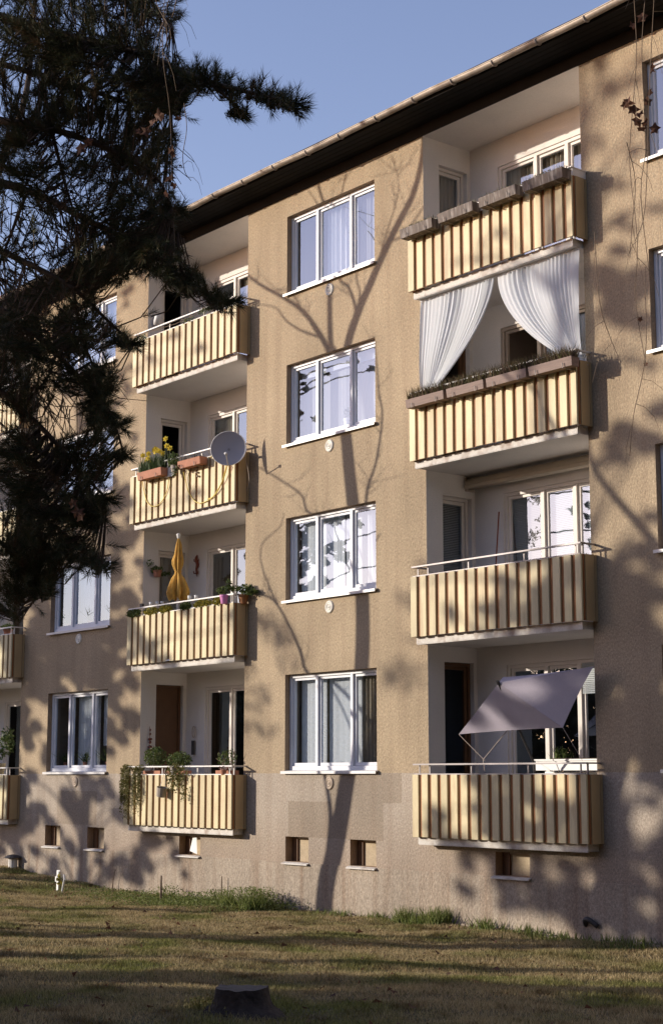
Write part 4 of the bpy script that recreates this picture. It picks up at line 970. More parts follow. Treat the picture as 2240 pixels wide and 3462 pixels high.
# tree stump
SC = Vector((-11.95, -8.49, float(zg(-11.95, -8.49))))
sp = empty('tree_stump', SC, 'dark weathered tree stump sitting in the shaded lawn', 'tree stump')
m = MB(); K = 40
lev = [(-.05, .44), (-.01, .37), (.02, .31), (.05, .275), (.09, .252), (.13, .238), (.17, .229), (.20, .222)]
for z, r_ in lev:
    for j in range(K):
        a = 2*pi*j/K; k = 1+.10*sin(3*a+.6)+.05*sin(7*a+z*4)+.03*sin(17*a+z*6)+ (.22*max(0, sin(3*a+2)) if z < .05 else 0)
        m.v.append((SC.x+r_*k*cos(a), SC.y+r_*k*sin(a), SC.z+z+(.012*sin(2*a)+.004*sin(9*a) if z > .19 else 0)))
for i in range(len(lev)-1):
    for j in range(K):
        a = i*K+j; b2 = i*K+(j+1) % K; m.f.append((a, b2, b2+K, a+K)); m.m.append(0)
m.build('bark', M_STUMPB, sp, smooth=True)
m = MB(); top = [(SC.x+.222*(1+.10*sin(3*a+.6)+.05*sin(7*a+1.16)+.03*sin(17*a+5.8))*cos(a), SC.y+.222*(1+.10*sin(3*a+.6)+.05*sin(7*a+1.16)+.03*sin(17*a+5.8))*sin(a), SC.z+.20+.012*sin(2*a)+.004*sin(9*a)) for a in [2*pi*j/K for j in range(K)]]
rg = random.Random(2); ctr = (SC.x, SC.y, SC.z+.195)
for j in range(K):
    mid = lambda p, t: tuple(ctr[i]+(p[i]-ctr[i])*t for i in range(3))
    A, B = top[j], top[(j+1) % K]; m.quad(A, B, mid(B, .6), mid(A, .6)); m.tri(mid(A, .6), mid(B, .6), ctr)
m.build('cut_face', M_STUMPT, sp)
m = MB(); m.lathe([(0, .03), (.03, .02), (.035, 0)], (SC.x-.02, SC.y-.21, SC.z+.15), 7); m.build('fungus', M_VENT, sp)
leaf_obj('stump_weeds', np.concatenate([lowleaf(SC.x-.25, SC.y-.15, .16, .12, .10, 500, 90, .03), tuft(SC.x-.2, SC.y-.2, 120, .16, .12, 91)]), L_GRASS, sp)['kind'] = 'stuff'

# stakes and white markers
for (px, py, h, lb, nm, mt) in ((522, 2560, .38, 'thin crooked twig stake by the wall foot left of the weeds', 'stake', M_WOOD), (0, 0, 0, '', '', None)):
    pass
def gpt(px, py):   # full-resolution pixel on the ground
    v = ray(px/1.454545, py/1.454545); t = (-2.2)/v.z
    for _ in range(8):
        p = CAM+v*t; t *= (float(zg(p.x, p.y)))/p.z if abs(p.z) > 1e-6 else 1
    return CAM+v*t
def stake(px, py, h, r_, label, mt, lean=(.02, 0)):
    p = gpt(px, py)
    if p.y > -.08: p = Vector(onY(px/1.454545, py/1.454545, -.1)); p.z = float(zg(p.x, p.y))
    m = MB(); m.tube([p-Vector((0, 0, .05)), p+Vector((lean[0]*.3, 0, h*.5)), p+Vector((lean[0], lean[1], h))], [r_, r_*.9, r_*.6], 6); tag(m.build('stake', mt, None, p), label, 'stake', 'stakes at the foot of the wall')
stake(380, 2998, .42, .010, 'thin crooked twig stake by the wall left of the weeds', M_WOOD, (.10, 0))
stake(544, 3058, .50, .022, 'short dark wooden stake standing in front of the weeds', M_WOOD, (.0, 0))
stake(748, 3050, .46, .013, 'slim wooden stake between the weed clumps', M_WOOD, (.01, 0))
stake(956, 3053, .22, .012, 'small broken stake at the right end of the weeds', M_WOOD, (.0, 0))
p = gpt(195, 3017)
t = empty('plant_marker', p, 'white cross shaped garden marker with bent arm in the lawn at left', 'garden marker')
m = MB(); m.box(p.x-.035, p.x+.035, p.y-.01, p.y+.01, p.z-.05, p.z+.42); m.box(p.x-.09, p.x-.036, p.y-.01, p.y+.01, p.z+.20, p.z+.30); m.box(p.x-.02, p.x+.09, p.y-.012, p.y+.0, p.z+.40, p.z+.425); m.build('upright', M_WPL, t)
p2 = gpt(210, 3020); m = MB(); m.tube([p2, p2+Vector((.08, -.02, .15)), p2+Vector((.16, -.04, .27)), p2+Vector((.13, -.04, .36))], [.02, .022, .022, .018], 6); m.build('bent_arm', M_WPL, t)
leaf_obj('leaf', leaves(14, (p.x+.1, p.y-.02, p.z+.26), (.05, .02, .12), .10, 95), L_YELG, t)
# pipe outlet and scraper near the wall
p = onY(1375, 2147, -.02)
m = MB(); m.tube(smooth_path([p+Vector((-.13, .02, -.03)), p+Vector((-.09, -.05, .04)), p+Vector((.0, -.07, .06)), p+Vector((.12, -.02, -.03))], 4), .035, 8); tag(m.build('rubber_spout', M_METAL, None, p, True), 'dark curved pipe stub sticking out of the plinth at right', 'pipe')
p = onY(30, 2017, -.15); p.z = float(zg(p.x, p.y))
t = empty('vent_pipe', p, 'low pipe with a dark flat cap beside the wall at far left', 'vent pipe')
m = MB(); m.tube([p, p+Vector((0, 0, .22))], .10, 12); m.build('pipe', M_CONC, t); m = MB(); m.lathe([(0, .30), (.12, .28), (.19, .23), (.17, .22)], p, 14); m.build('cap', M_METAL, t)
# paper sheet in the middle basement window
a = onY(549, 1915, .05)
m = MB(); A = [(-25.33, -1.13), (-25.20, -1.12), (-25.18, -1.42), (-25.42, -1.37)]
A = [(x_+.04, z_) for x_, z_ in A]
for d in (.0,):
    m.quad(*[(x_, .03, z_) for x_, z_ in A]); m.quad(*[(x_, .034, z_) for x_, z_ in A][::-1])
tag(m.build('paper_sheet', M_WPL, None, (-25.2, .03, -1.4)), 'white sheet stuck in the basement window under the middle balconies', 'paper')

# ------------------------------------------------------------------ trees
def branch_tree(mb, pts, r0, r1, k=7): 
    P = smooth_path(pts, 5); n = len(P); mb.tube(P, [r0+(r1-r0)*i/(n-1) for i in range(n)], k); return P
def twigs(mb, P, n, L, seed, r_=.012, kids=2, start=.2):
    rr = random.Random(seed)
    for i in range(n):
        q = P[int(len(P)*(start+(1-start)*rr.random()))-1]; d = Vector((rr.uniform(-1, 1), rr.uniform(-1, 1), rr.uniform(-.2, 1))).normalized()
        l = L*rr.uniform(.5, 1.2); pts = [q]
        for k in range(4):
            d = (d+Vector((rr.uniform(-.5, .5), rr.uniform(-.5, .5), rr.uniform(-.1, .45)))*.6).normalized(); pts.append(pts[-1]+d*l/4)
        mb.tube(pts, [r_, r_*.8, r_*.6, r_*.45, r_*.3], 4)
        if kids:
            twigs(mb, pts, kids, L*.5, seed*31+i, r_*.5, 0)
# 1. bare tree whose shadow climbs the facade
TT = 5.2
def sp_(pts, t=TT): return [toward(x, y, t) for x, y in pts]
base = toward(752, 2105, TT); base.z = float(zg(base.x, base.y))-.1
bare = empty('bare_tree', base+Vector((0, 0, .1)), 'leafless forked tree standing left of the view casting its shadow on the facade', 'tree')
m = MB()
main = [base, base+Vector((.05, 0, 1.0))] + sp_([(757, 2080), (783, 1950), (800, 1850), (836, 1600), (842, 1400), (826, 1230), (812, 1100), (802, 1000), (785, 900), (770, 810)])
trunkP = branch_tree(m, main, .185, .10, 10)
m.build('trunk', M_BARK, bare, smooth=True)
m = MB()
L1 = branch_tree(m, sp_([(790, 905), (808, 800), (832, 725), (860, 660), (895, 580), (930, 510), (958, 455), (975, 395), (984, 330), (988, 220)], TT-.3), .085, .04)
L2 = branch_tree(m, sp_([(778, 860), (768, 790), (766, 700), (765, 600), (760, 500), (742, 440), (735, 380)], TT+.3), .065, .02)
L3 = branch_tree(m, sp_([(775, 840), (745, 780), (705, 725), (655, 690), (605, 662), (574, 638)], TT), .06, .025)
L4 = branch_tree(m, sp_([(748, 785), (700, 768), (665, 745), (640, 715), (600, 708)], TT+.2), .028, .008)
L5 = branch_tree(m, sp_([(828, 735), (822, 700), (808, 665), (788, 645), (780, 560), (796, 440), (806, 400)], TT-.2), .035, .012)
L6 = branch_tree(m, sp_([(828, 725), (836, 680), (828, 640), (842, 560)], TT+.1), .024, .01)
L7 = branch_tree(m, sp_([(700, 725), (690, 700), (670, 675), (640, 672), (610, 640)], TT+.3), .02, .006)
L8 = branch_tree(m, sp_([(905, 560), (940, 545), (985, 480), (1030, 440)], TT+.3), .022, .01)
L9 = branch_tree(m, sp_([(880, 610), (892, 560), (920, 470), (925, 420), (910, 360)], TT-.3), .016, .006)
L10 = branch_tree(m, sp_([(760, 520), (735, 470), (715, 440)], TT), .02, .008)
m.build('fork', M_BARK, bare, smooth=True)
m = MB()
L11 = branch_tree(m, sp_([(838, 1300), (850, 1170), (855, 1130), (872, 1080), (884, 1010), (888, 960), (880, 910), (876, 860), (868, 780)], TT-.5), .030, .012)
L12 = branch_tree(m, sp_([(842, 1420), (790, 1290), (740, 1210), (712, 1185), (700, 1150), (655, 1118), (612, 1092), (585, 1080)], TT+.2), .035, .012)
L13 = branch_tree(m, sp_([(838, 1700), (770, 1620), (712, 1560), (700, 1520), (675, 1460), (640, 1400), (605, 1380), (572, 1366)], TT), .045, .016)
L14 = branch_tree(m, sp_([(645, 1405), (620, 1350), (606, 1300), (612, 1260), (650, 1225), (660, 1190)], TT+.4), .020, .008)
L15 = branch_tree(m, sp_([(800, 1800), (770, 1700), (745, 1640), (720, 1590)], TT+.4), .028, .02)
L16 = branch_tree(m, sp_([(760, 2010), (768, 1900), (756, 1810), (740, 1760)], TT+.3), .055, .03)
L17 = branch_tree(m, sp_([(845, 1380), (870, 1265), (885, 1240)], TT-.4), .02, .01)
m.build('limb', M_BARK, bare, smooth=True)
m = MB()
for i, P in enumerate((L1, L2, L3, L5, L11, L12, L13, L9)): twigs(m, P, 11, .7, 500+i, .009, 3)
m.build('twigs', M_BARK, bare)['kind'] = 'stuff'

# 2. evergreens off to the left that throw the dappled shade
def shade_tree(name, label, t, blobs, trunk_px, seed, leaf=.13, dens=1.0, extra=(), cat='tree', trunk_r=.20, blow=1.0):
    g = random.Random(seed); pts3 = []; tris = []
    tb = toward(trunk_px[0], trunk_px[1], t); tb.z = float(zg(tb.x, tb.y))-.1
    root = empty(name, tb+Vector((0, 0, .1)), label, cat, 'trees off to the left that shade the facade')
    top = max([toward(b[0], b[1], t).z for b in blobs])+1
    m = MB(); H = [tb + Vector((0.25*sin(k), .2*cos(k*1.7), (top-tb.z)*k/6)) for k in range(7)]
    TP = branch_tree(m, H, trunk_r, .05, 9); m.build('trunk', M_BARK, root, smooth=True)
    m = MB()
    for i, b in enumerate(blobs):
        px, py, r_, q = b; r_ *= blow; tt = t+g.uniform(-1.3, 1.3); c = toward(px, py, tt)
        P0 = min(TP, key=lambda p: abs(p.z-(c.z-1.0)) )
        branch_tree(m, [P0, P0.lerp(c, .5)+Vector((0, 0, .25)), c], .05, .015, 5)
        n = int(q*dens*pi*r_*r_*4*1.45/(.36*leaf*leaf)/2)
        # a blob is a set of smaller sprays
        ns = max(3, int(r_*10)); per = max(10, n//ns)
        for k in range(ns):
            cc = c+Vector((g.gauss(0, r_*.42), g.gauss(0, r_*.5), g.gauss(0, r_*.40)))
            tris.append(leaves(per, cc, (r_*.42, r_*.42, r_*.26), leaf, seed*1000+i*50+k))
    for c, rad, n, lf in extra: tris.append(leaves(n, c, rad, lf, seed*77+int(rad[0]*10)))
    m.build('branches', M_BARK, root)
    leaf_obj('crown', np.concatenate(tris), L_CROWN, root)
    return root
# right side shade
shade_tree('shade_pine', 'dense evergreen out of frame whose shade falls on the right balconies', 18.0, [
    (1455, 660, .55, .9), (1530, 640, .5, .9), (1420, 610, .3, .7), (1500, 800, .25, .3),
    (1440, 1035, .35, .7), (1520, 1020, .45, 1.0), (1430, 1075, .2, .6), (1540, 1180, .3, .4),
    (1440, 1380, .5, .8), (1500, 1500, .6, 1.1), (1440, 1560, .5, 1.0), (1530, 1400, .4, .9), (1300, 1370, .35, .8), (1230, 1420, .35, .5), (1360, 1420, .4, .9), (1330, 1480, .3, .7), (1420, 1660, .3, .8), (1530, 1640, .5, 1.0),
    (1300, 1540, .45, .9), (1200, 1500, .25, .5), (1250, 1640, .6, .8), (1350, 1700, .4, .7), (1180, 1860, .45, .8), (1290, 1880, .45, .8), (1380, 1900, .35, .8), (1250, 1800, .35, .7), (1480, 1780, .35, .5), (1530, 1850, .3, .5),
    (1450, 1700, .5, 1), (1520, 1760, .5, 1), (1420, 1500, .5, 1), (1410, 1330, .25, .8), (1470, 1300, .3, .6), (1330, 1390, .3, 1), (1290, 1460, .3, 1), (1200, 1440, .3, .8), (1120, 1450, .2, .5), (1060, 1950, .3, .5), (1210, 1900, .4, .9), (1330, 1950, .4, 1), (1100, 1890, .25, .6), (1440, 1960, .4, .9),
    (1190, 2090, .35, .6), (1340, 2110, .4, .8), (1460, 2140, .4, .9), (1080, 2060, .25, .5), (1420, 430, .16, .6), (1530, 260, .2, .6), (1420, 150, .2, .6), (1230, 560, .12, .5), (1180, 600, .14, .5), (1130, 620, .1, .4), (1320, 440, .1, .5),
    (1150, 2010, .4, .45), (1280, 2060, .45, .6), (1400, 2080, .5, .6), (1500, 2020, .4, .6), (1240, 2000, .35, .5), (1510, 2120, .4, .6),
    (940, 1390, .45, .07), (930, 1560, .5, .07), (1430, 220, .22, .45), (1480, 150, .2, .45), (1390, 150, .15, .5), (1500, 330, .2, .4), (1440, 500, .2, .3), (1520, 480, .2, .4), (1380, 330, .12, .4)],
    (1400, 2100), 3, .12, 2.8, blow=1.22)
shade_tree('shade_pine', 'evergreen out of frame shading the left windows and lawn', 15.0, [
    (150, 1500, .9, 1.0), (230, 1420, .6, 1.0), (80, 1380, .6, .8), (270, 1620, .5, .9), (260, 1260, .5, .8), (120, 1620, .5, .8), (60, 1560, .5, .7), (300, 1500, .45, .6), (385, 1470, .5, .45), (450, 1400, .35, .35),
    (200, 1380, .6, 1), (150, 1320, .5, 1), (230, 1310, .4, 1), (110, 1750, .4, .9), (220, 1840, .35, .9), (170, 1660, .4, .9), (310, 1640, .35, .9), (330, 1330, .3, .7), (310, 1210, .35, .8), (150, 1950, .35, .9), (50, 1950, .4, .9), (230, 1200, .5, .8), (30, 1650, .5, 1), (10, 1300, .5, 1), (300, 2000, .3, .9),
    (100, 1480, .6, 1), (200, 1560, .5, 1), (290, 1400, .5, .9), (240, 1500, .5, 1), (300, 1270, .4, .8), (60, 1480, .5, 1), (280, 1700, .35, .9), (220, 1690, .3, .8), (70, 1700, .4, .9), (280, 1870, .35, .9), (90, 1900, .4, .9), (200, 1910, .3, .9), (350, 1560, .3, .6), (330, 1450, .3, .7), (300, 1150, .3, .7), (280, 1020, .2, .5), (310, 850, .15, .5), (400, 1520, .3, .5), (370, 1400, .3, .6), (340, 1890, .25, .6), (390, 1960, .25, .7), (100, 2050, .3, .8), (270, 2040, .3, .8),
    (150, 1740, .35, .6), (60, 1800, .45, .7), (160, 1870, .45, .8), (250, 1800, .35, .6), (240, 1990, .28, .7), (330, 1960, .45, .8), (120, 1990, .3, .7), (320, 2030, .35, .7), (20, 1950, .4, .8), (190, 2040, .25, .6), (420, 2000, .2, .5),
    (250, 1150, .45, .7), (180, 1100, .5, .7), (60, 1150, .6, .6), (290, 900, .18, .5), (300, 700, .22, .4), (240, 780, .25, .5), (160, 900, .4, .5), (100, 700, .4, .4), (330, 640, .15, .35),
    (620, 1470, .6, .09), (600, 1600, .5, .08), (520, 1160, .2, .25), (460, 790, .16, .45), (400, 840, .14, .4), (520, 820, .16, .4)],
    (170, 2100), 4, .12, 3.0, blow=1.28)
# a big branch shadow on the right wall
m = MB(); Tr = 9.0
rb = toward(1300, 2200, Tr); rb.z = float(zg(rb.x, rb.y))-.1
bt = empty('leaning_tree', rb+Vector((0, 0, .1)), 'slim leaning tree out of frame whose limb shadow crosses the right wall', 'tree')
m.tube(smooth_path([rb, toward(1600, 1400, Tr)+Vector((-1.2, 0, -2)), toward(1640, 1400, Tr), toward(1545, 1290, Tr), toward(1480, 1215, Tr), toward(1420, 1145, Tr), toward(1375, 1080, Tr), toward(1355, 1000, Tr), toward(1290, 900, Tr), toward(1200, 820, Tr)], 5), [.10-.08*i/45 for i in range(46)], 8)
m.build('trunk', M_BARK, bt, smooth=True)

# dense evergreens behind the camera's left shoulder: shade the pine and the front lawn
def conifer(x, y, h, r_, label, seed, n=26000, zlow=.3, leaf=.16):
    g = np.random.default_rng(seed); z0 = float(zg(x, y)); t = empty('evergreen_tree', (x, y, z0), label, 'tree', 'dense evergreens left of the camera')
    m = MB(); m.tube([(x, y, z0-.1), (x+.1, y, z0+h*.5), (x, y, z0+h)], [.2, .13, .02], 8); m.build('trunk', M_BARK, t)
    q = g.random(n)**.75; zz = z0+zlow+(1-q)*0 + (h-zlow)*(1-q)
    rr = r_*(1-(zz-z0)/h*.85)*np.sqrt(g.random(n))*(.8+.3*np.sin(zz*5)+.0)
    th = g.uniform(0, 2*pi, n); rr = rr*(.85+.25*np.sin(th*5+zz*2))
    P = np.stack([x+rr*np.cos(th), y+rr*np.sin(th), zz], 1); a = g.normal(size=(n, 3)); a /= np.linalg.norm(a, axis=1)[:, None]; b_ = np.cross(a, g.normal(size=(n, 3))); b_ /= np.linalg.norm(b_, axis=1)[:, None]; s = leaf*(.7+.6*g.random((n, 1)))
    leaf_obj('crown', np.stack([P-a*s*.6, P+b_*s*.5, P+a*s*.6], 1), L_CROWN, t)
conifer(-14.2, -17.6, 12.5, 2.3, 'tall dense evergreen nearest the camera on its left', 601, 42000)
conifer(-16.8, -21.6, 13.5, 2.6, 'broad dense evergreen behind the tall one', 602, 36000)
conifer(-21.0, -17.2, 8.5, 1.7, 'slender evergreen beside the bare tree row', 603, 26000)
conifer(-19.8, -18.0, 9.0, 1.7, 'full evergreen left of the broad one', 607, 24000)
conifer(-23.4, -17.4, 8.0, 1.1, 'narrow evergreen next to the slender one', 606, 14000)
conifer(-25.4, -16.5, 7.0, .55, 'small pointed evergreen farther left', 604, 7500)
conifer(-28.3, -15.5, 6.6, .95, 'stout low evergreen farther left', 605, 11000)
# woods mirrored in the windows; unseen tall trees added to cut sky light
g = np.random.default_rng(900); tr = []
for k in range(110):
    f_ = k/109; x = -38-60*f_+g.normal(0, 3); y = -78+80*f_+g.normal(0, 3)
    if k % 2: x -= 8
    h = g.uniform(7, 10.5); z = float(zg(x, y)); tr.append(leaves(1700, (x, y, z+h*.5), (g.uniform(2.6, 4.0), g.uniform(2.6, 4.0), h*.5), .45, 910+k, .5, .4))
o = leaf_obj('far_woods', np.concatenate(tr), leaf_mat('far_foliage', [(.04, .045, .022), (.07, .065, .035), (.10, .085, .05)]), None, (-60, -40, -2)); tag(o, 'distant tree belt mirrored in the lower windows', 'woods', kind='stuff')
gt = np.random.default_rng(950); belt = []
def big_tree(x, y, h, r_, sd):
    z = float(zg(x, y)); belt.append(leaves(3600, (x, y, z+h*.52), (r_, r_, h*.5), .60, sd, .6, .4))
for k in range(34):
    a = radians(-112+k*4.6); d = 17+6*(k % 3); big_tree(-2+d*cos(a), -14+d*sin(a), gt.uniform(15, 22), gt.uniform(3.4, 4.8), 960+k)
o = leaf_obj('sky_blocking_trees', np.concatenate(belt), L_CROWN, None, (10, -20, -2)); tag(o, 'unseen tall trees added around the lawn to block sky light', 'trees', kind='stuff')

# ------------------------------------------------------------------ the pine in view
def brush_proto(seed, n=58, L=.15, nl=.078):
    g = np.random.default_rng(seed); t = g.random(n)**.8; th = g.uniform(0, 2*pi, n); el = g.uniform(.45, 1.05, n)*(1-.35*t)
    b = np.stack([np.zeros(n), np.zeros(n), t*L], 1); d = np.stack([np.cos(th)*np.sin(el), np.sin(th)*np.sin(el), np.cos(el)], 1)
    l = nl*g.uniform(.75, 1.15, n)[:, None]; s = np.cross(d, g.normal(size=(n, 3))); s /= np.linalg.norm(s, axis=1)[:, None]; s *= .0019
    return np.stack([b-s, b+s, b+d*l+np.array([0, 0, -.006])], 1)
PROTO = [brush_proto(700+i) for i in range(6)]
def place_brush(P, d, roll, sc, i):
    q = d.to_track_quat('Z', 'Y') @ Quaternion((0, 0, 1), roll); R = np.array(q.to_matrix())*sc
    return PROTO[i % 6] @ R.T + np.array(P)
PB = at(-330, 1900, 10.4); PB.z = float(zg(PB.x, PB.y))-.1
pine = empty('pine_tree', PB+Vector((0, 0, .1)), 'dark long needled pine whose boughs hang over the left of the photo', 'tree')
m = MB(); pt = [PB, at(-330, 1500, 10.4), at(-310, 1000, 10.3), at(-330, 500, 10.3), at(-300, 0, 10.3), at(-280, -500, 10.2)]
trP = branch_tree(m, pt, .19, .08, 10); m.build('trunk', M_BARKD, pine, smooth=True)
LIMBS = [
 ([(-300, -320, 10.3), (-50, -160, 9.9), (200, -70, 9.7), (330, -10, 9.6), (400, 60, 9.5)], .030),
 ([(-300, -60, 10.3), (-60, 20, 9.8), (180, 90, 9.5), (320, 120, 9.3), (430, 170, 9.2), (520, 200, 9.1), (610, 222, 9.1), (680, 238, 9.1)], .034),
 ([(-310, 60, 10.3), (-100, 120, 10.2), (150, 190, 10.1), (300, 240, 10.0), (400, 262, 9.9)], .028),
 ([(-310, 200, 10.3), (-50, 270, 9.6), (120, 300, 9.4), (260, 350, 9.3), (360, 410, 9.2), (400, 480, 9.2)], .030),
 ([(-320, 320, 10.3), (-80, 400, 9.9), (80, 450, 9.8), (220, 520, 9.7), (340, 580, 9.6), (430, 650, 9.6), (520, 700, 9.5)], .032),
 ([(-320, 480, 10.3), (-60, 560, 9.4), (60, 610, 9.3), (170, 670, 9.2), (240, 735, 9.2), (310, 800, 9.2)], .028),
 ([(-320, 640, 10.3), (-50, 700, 9.9), (60, 760, 9.8), (150, 840, 9.7), (215, 920, 9.6), (265, 985, 9.6), (288, 1055, 9.6)], .028),
 ([(-320, 800, 10.3), (-40, 890, 9.5), (60, 960, 9.4), (140, 1040, 9.3), (200, 1110, 9.3), (250, 1160, 9.3)], .026),
 ([(-310, 1000, 10.3), (-30, 1090, 9.9), (70, 1180, 9.8), (150, 1240, 9.7), (235, 1310, 9.6)], .026),
 ([(-310, 1160, 10.3), (-40, 1240, 9.6), (40, 1300, 9.5), (90, 1365, 9.4), (70, 1410, 9.4)], .020),
 ([(480, 188, 9.1), (525, 225, 9.1), (565, 262, 9.1)], .010),
 ([(60, 455, 9.8), (20, 560, 9.8), (-10, 640, 9.9)], .012), ([(170, 670, 9.2), (190, 780, 9.3), (230, 880, 9.3)], .012),
 ([(120, 300, 9.4), (150, 420, 9.5), (180, 520, 9.5)], .012)]
m = MB(); LP = []
for pts, r_ in LIMBS:
    P = branch_tree(m, [at(*p) for p in pts], r_, .006, 6); LP += P
m.build('limbs', M_BARKD, pine, smooth=True)
LPA = np.array([tuple(p) for p in LP])
ELL = [(200, 40, 220, 110, 420), (60, 180, 120, 150, 190), (250, 190, 180, 95, 300), (385, 205, 62, 62, 120), (180, 330, 210, 80, 190), (340, 350, 70, 85, 90), (480, 190, 55, 26, 42), (570, 218, 50, 16, 24), (650, 236, 38, 16, 22), (558, 258, 20, 8, 10),
 (330, 480, 85, 70, 160), (180, 470, 100, 75, 70), (30, 400, 60, 90, 55), (50, 590, 80, 80, 30), (250, 600, 110, 60, 180), (370, 600, 45, 48, 70), (430, 655, 45, 26, 40), (505, 700, 34, 10, 18), (120, 700, 120, 60, 90), (200, 775, 80, 42, 80), (288, 795, 22, 10, 10),
 (45, 850, 70, 120, 170), (130, 880, 50, 50, 22), (225, 900, 45, 50, 70), (240, 980, 38, 42, 50), (50, 1060, 50, 80, 80), (180, 1080, 75, 60, 130), (282, 1060, 6, 6, 5), (80, 1190, 75, 60, 120), (195, 1185, 60, 42, 90), (50, 1290, 55, 50, 90), (150, 1280, 70, 48, 100), (225, 1308, 22, 16, 18), (80, 1360, 55, 24, 36), (15, 1400, 26, 50, 26), (110, 790, 90, 60, 40)]
rp = random.Random(99); br = []; brn = []; tw = MB()
for (cx, cy, rx, ry, n) in ELL:
    for k in range(int(n*(.80 if rx > 60 else .92))):
        a = rp.uniform(0, 2*pi); q = math.sqrt(rp.random()); px, py = cx+rx*q*cos(a), cy+ry*q*sin(a)
        dd = rp.uniform(9.0, 10.4) if rx > 60 else rp.uniform(8.95, 9.5); T = at(px, py, dd)
        dl = LPA-np.array(tuple(T)); ds = (dl**2).sum(1) + .6*np.maximum(0, -(dl[:, 2]))**2; j = int(ds.argmin()); N = Vector(LPA[j])
        v = T-N; L_ = v.length
        if L_ > .28: N = T - v*(.28/L_)*1.0 if rp.random() < .6 else N
        midp = N.lerp(T, .5)+Vector((0, 0, -.03-.1*(T-N).length)); pth = [N, midp, T]
        tw.tube(pth, [.0055, .004, .003], 3, False)
        d = (T-midp).normalized()+Vector((rp.uniform(-.4, .4), rp.uniform(-.4, .4), rp.uniform(-.1, .55))); d.normalize()
        sc = rp.uniform(.75, 1.1)
        (br if rp.random() > .05 else brn).append(place_brush(T-d*.08, d, rp.uniform(0, 6.28), sc, k))
        if rp.random() < .45:
            d2 = (d+Vector((rp.uniform(-1, 1), rp.uniform(-1, 1), rp.uniform(-.5, .5)))).normalized(); br.append(place_brush(midp, d2, rp.uniform(0, 6.28), sc*.85, k+2))
for (px, py) in ((700, 240), (560, 268), (545, 702), (312, 800), (290, 1062), (250, 1316), (258, 1160), (285, 985), (415, 485), (690, 250), (640, 232), (605, 225)):
    T = at(px-14, py, 9.2); 
    for k in range(6):
        d = (rt*rp.uniform(.3, 1)+Vector((rp.uniform(-.3, .3), rp.uniform(-.3, .3), rp.uniform(-.4, .4)))).normalized(); br.append(place_brush(T-d*.07, d, rp.uniform(0, 6), 1.0, k))
# thin dry twigs showing inside the pine
for (cx, cy, rx, ry, n) in ((90, 560, 110, 130, 120), (150, 870, 90, 80, 60), (250, 420, 120, 120, 60), (100, 1000, 80, 90, 40)):
    for k in range(n):
        px, py = cx+rp.uniform(-rx, rx), cy+rp.uniform(-ry, ry); A = at(px, py, rp.uniform(9.3, 10.2)); d = (rt*rp.uniform(-.2, .6)+up*rp.uniform(-1, -.2)+Vector((0, rp.uniform(-.3, .3), 0))).normalized(); B = A+d*rp.uniform(.1, .22); C_ = B+(d+up*rp.uniform(-.2, .5)).normalized()*rp.uniform(.08, .18)
        tw.tube([A, B, C_], [.004, .003, .002], 3, False)
tw.build('twigs', M_BARKD, pine)['kind'] = 'stuff'
o = leaf_obj('needles', np.concatenate(br), L_PINE, pine); o['kind'] = 'stuff'
if brn: o = leaf_obj('dry_needles', np.concatenate(brn), L_PINEB, pine); o['kind'] = 'stuff'

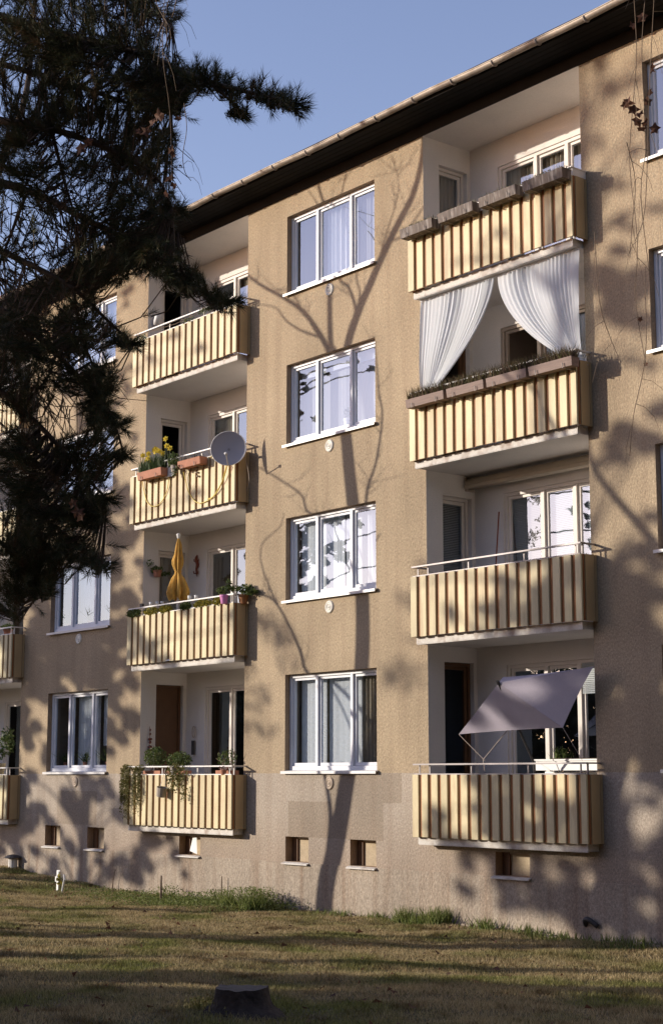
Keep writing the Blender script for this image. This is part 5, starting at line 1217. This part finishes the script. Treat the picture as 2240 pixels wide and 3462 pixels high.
# climbing vine with dead leaves hanging through the pine and at the right edge
def vine(name, label, strands, leafs, depth, group):
    p0 = at(strands[0][0][0], strands[0][0][1], depth)
    t = empty(name, p0, label, 'vine', group); m = MB(); rr = random.Random(int(depth*10))
    for s in strands:
        P = smooth_path([at(x, y, depth+rr.uniform(-.1, .1)) for x, y in s], 4); m.tube(P, .0019, 4)
        for k in range(len(P)//4):
            q = P[rr.randrange(len(P))]; d = Vector((rr.uniform(-1, 1), rr.uniform(-1, 1), rr.uniform(-1.4, .3))).normalized()
            m.tube([q, q+d*.05+Vector((0, 0, -.01)), q+d*.10+Vector((0, 0, -.05)), q+d*.13+Vector((0, 0, -.12))], [.0016, .0014, .0012, .0008], 3)
    m.build('stems', M_WOOD, t)
    for (x, y, s) in leafs:
        c = at(x, y, depth); q = MB(); s = s*.85
        d = (-fw+Vector((rr.uniform(-.8, .8), rr.uniform(-.8, .8), rr.uniform(-.5, .8)))).normalized(); u = d.orthogonal().normalized(); v = d.cross(u); rot = rr.uniform(0, 6)
        pts = []
        for k in range(10):
            a = rot+k*pi/5; r_ = s*(1.0 if k % 2 == 0 else .55)*rr.uniform(.8, 1.15); pts.append(c+(u*cos(a)+v*sin(a))*r_+d*rr.uniform(-.25, .25)*s)
        for k in range(10): q.tri(c, pts[k], pts[(k+1) % 10])
        q.build('leaf', L_BROWN, t)
    return t
vine('dead_vine', 'dead brown leaves hanging on thin stems against the sky beside the pine', [[(385, -40), (378, 120), (395, 260), (400, 420)], [(352, -60), (365, 10), (392, 60), (398, 90)], [(400, -60), (388, 20), (372, 70)], [(420, -60), (408, 10), (400, 40)], [(428, 240), (434, 300), (425, 360), (430, 400), (444, 420)]],
     [(395, 415, .045), (404, 432, .04), (388, 395, .03), (386, 452, .03), (398, 350, .035), (405, 362, .028), (370, 270, .05), (355, 285, .04), (415, 275, .03), (340, 305, .045), (322, 305, .03), (420, 385, .018), (190, 345, .05), (205, 330, .04), (180, 1190, .05), (188, 1200, .04), (170, 1170, .035)], 8.6, 'dead vines')
rs = random.Random(4)
vine('dead_vine', 'thin vine with a few dead leaves dangling before the right wall', [[(1470, -40), (1478, 120), (1470, 240), (1462, 380), (1480, 560), (1476, 700), (1500, 850)], [(1500, -40), (1490, 130), (1500, 330), (1488, 450), (1508, 640)], [(1520, -30), (1508, 200), (1498, 480), (1475, 560)], [(1455, 330), (1475, 420), (1468, 520), (1462, 600)], [(1380, 540), (1392, 700), (1415, 780), (1440, 840)], [(1462, 1060), (1472, 960), (1490, 880), (1500, 800), (1498, 620)]],
     [(1458, 240, .045), (1470, 255, .04), (1485, 265, .04), (1478, 282, .045), (1490, 300, .035), (1503, 235, .035), (1508, 215, .03), (1500, 285, .04), (1520, 300, .04), (1486, 742, .022), (1500, 846, .018), (1515, 160, .035), (1470, 60, .03), (1490, 40, .04), (1450, 245, .03)], 8.0, 'dead vines')
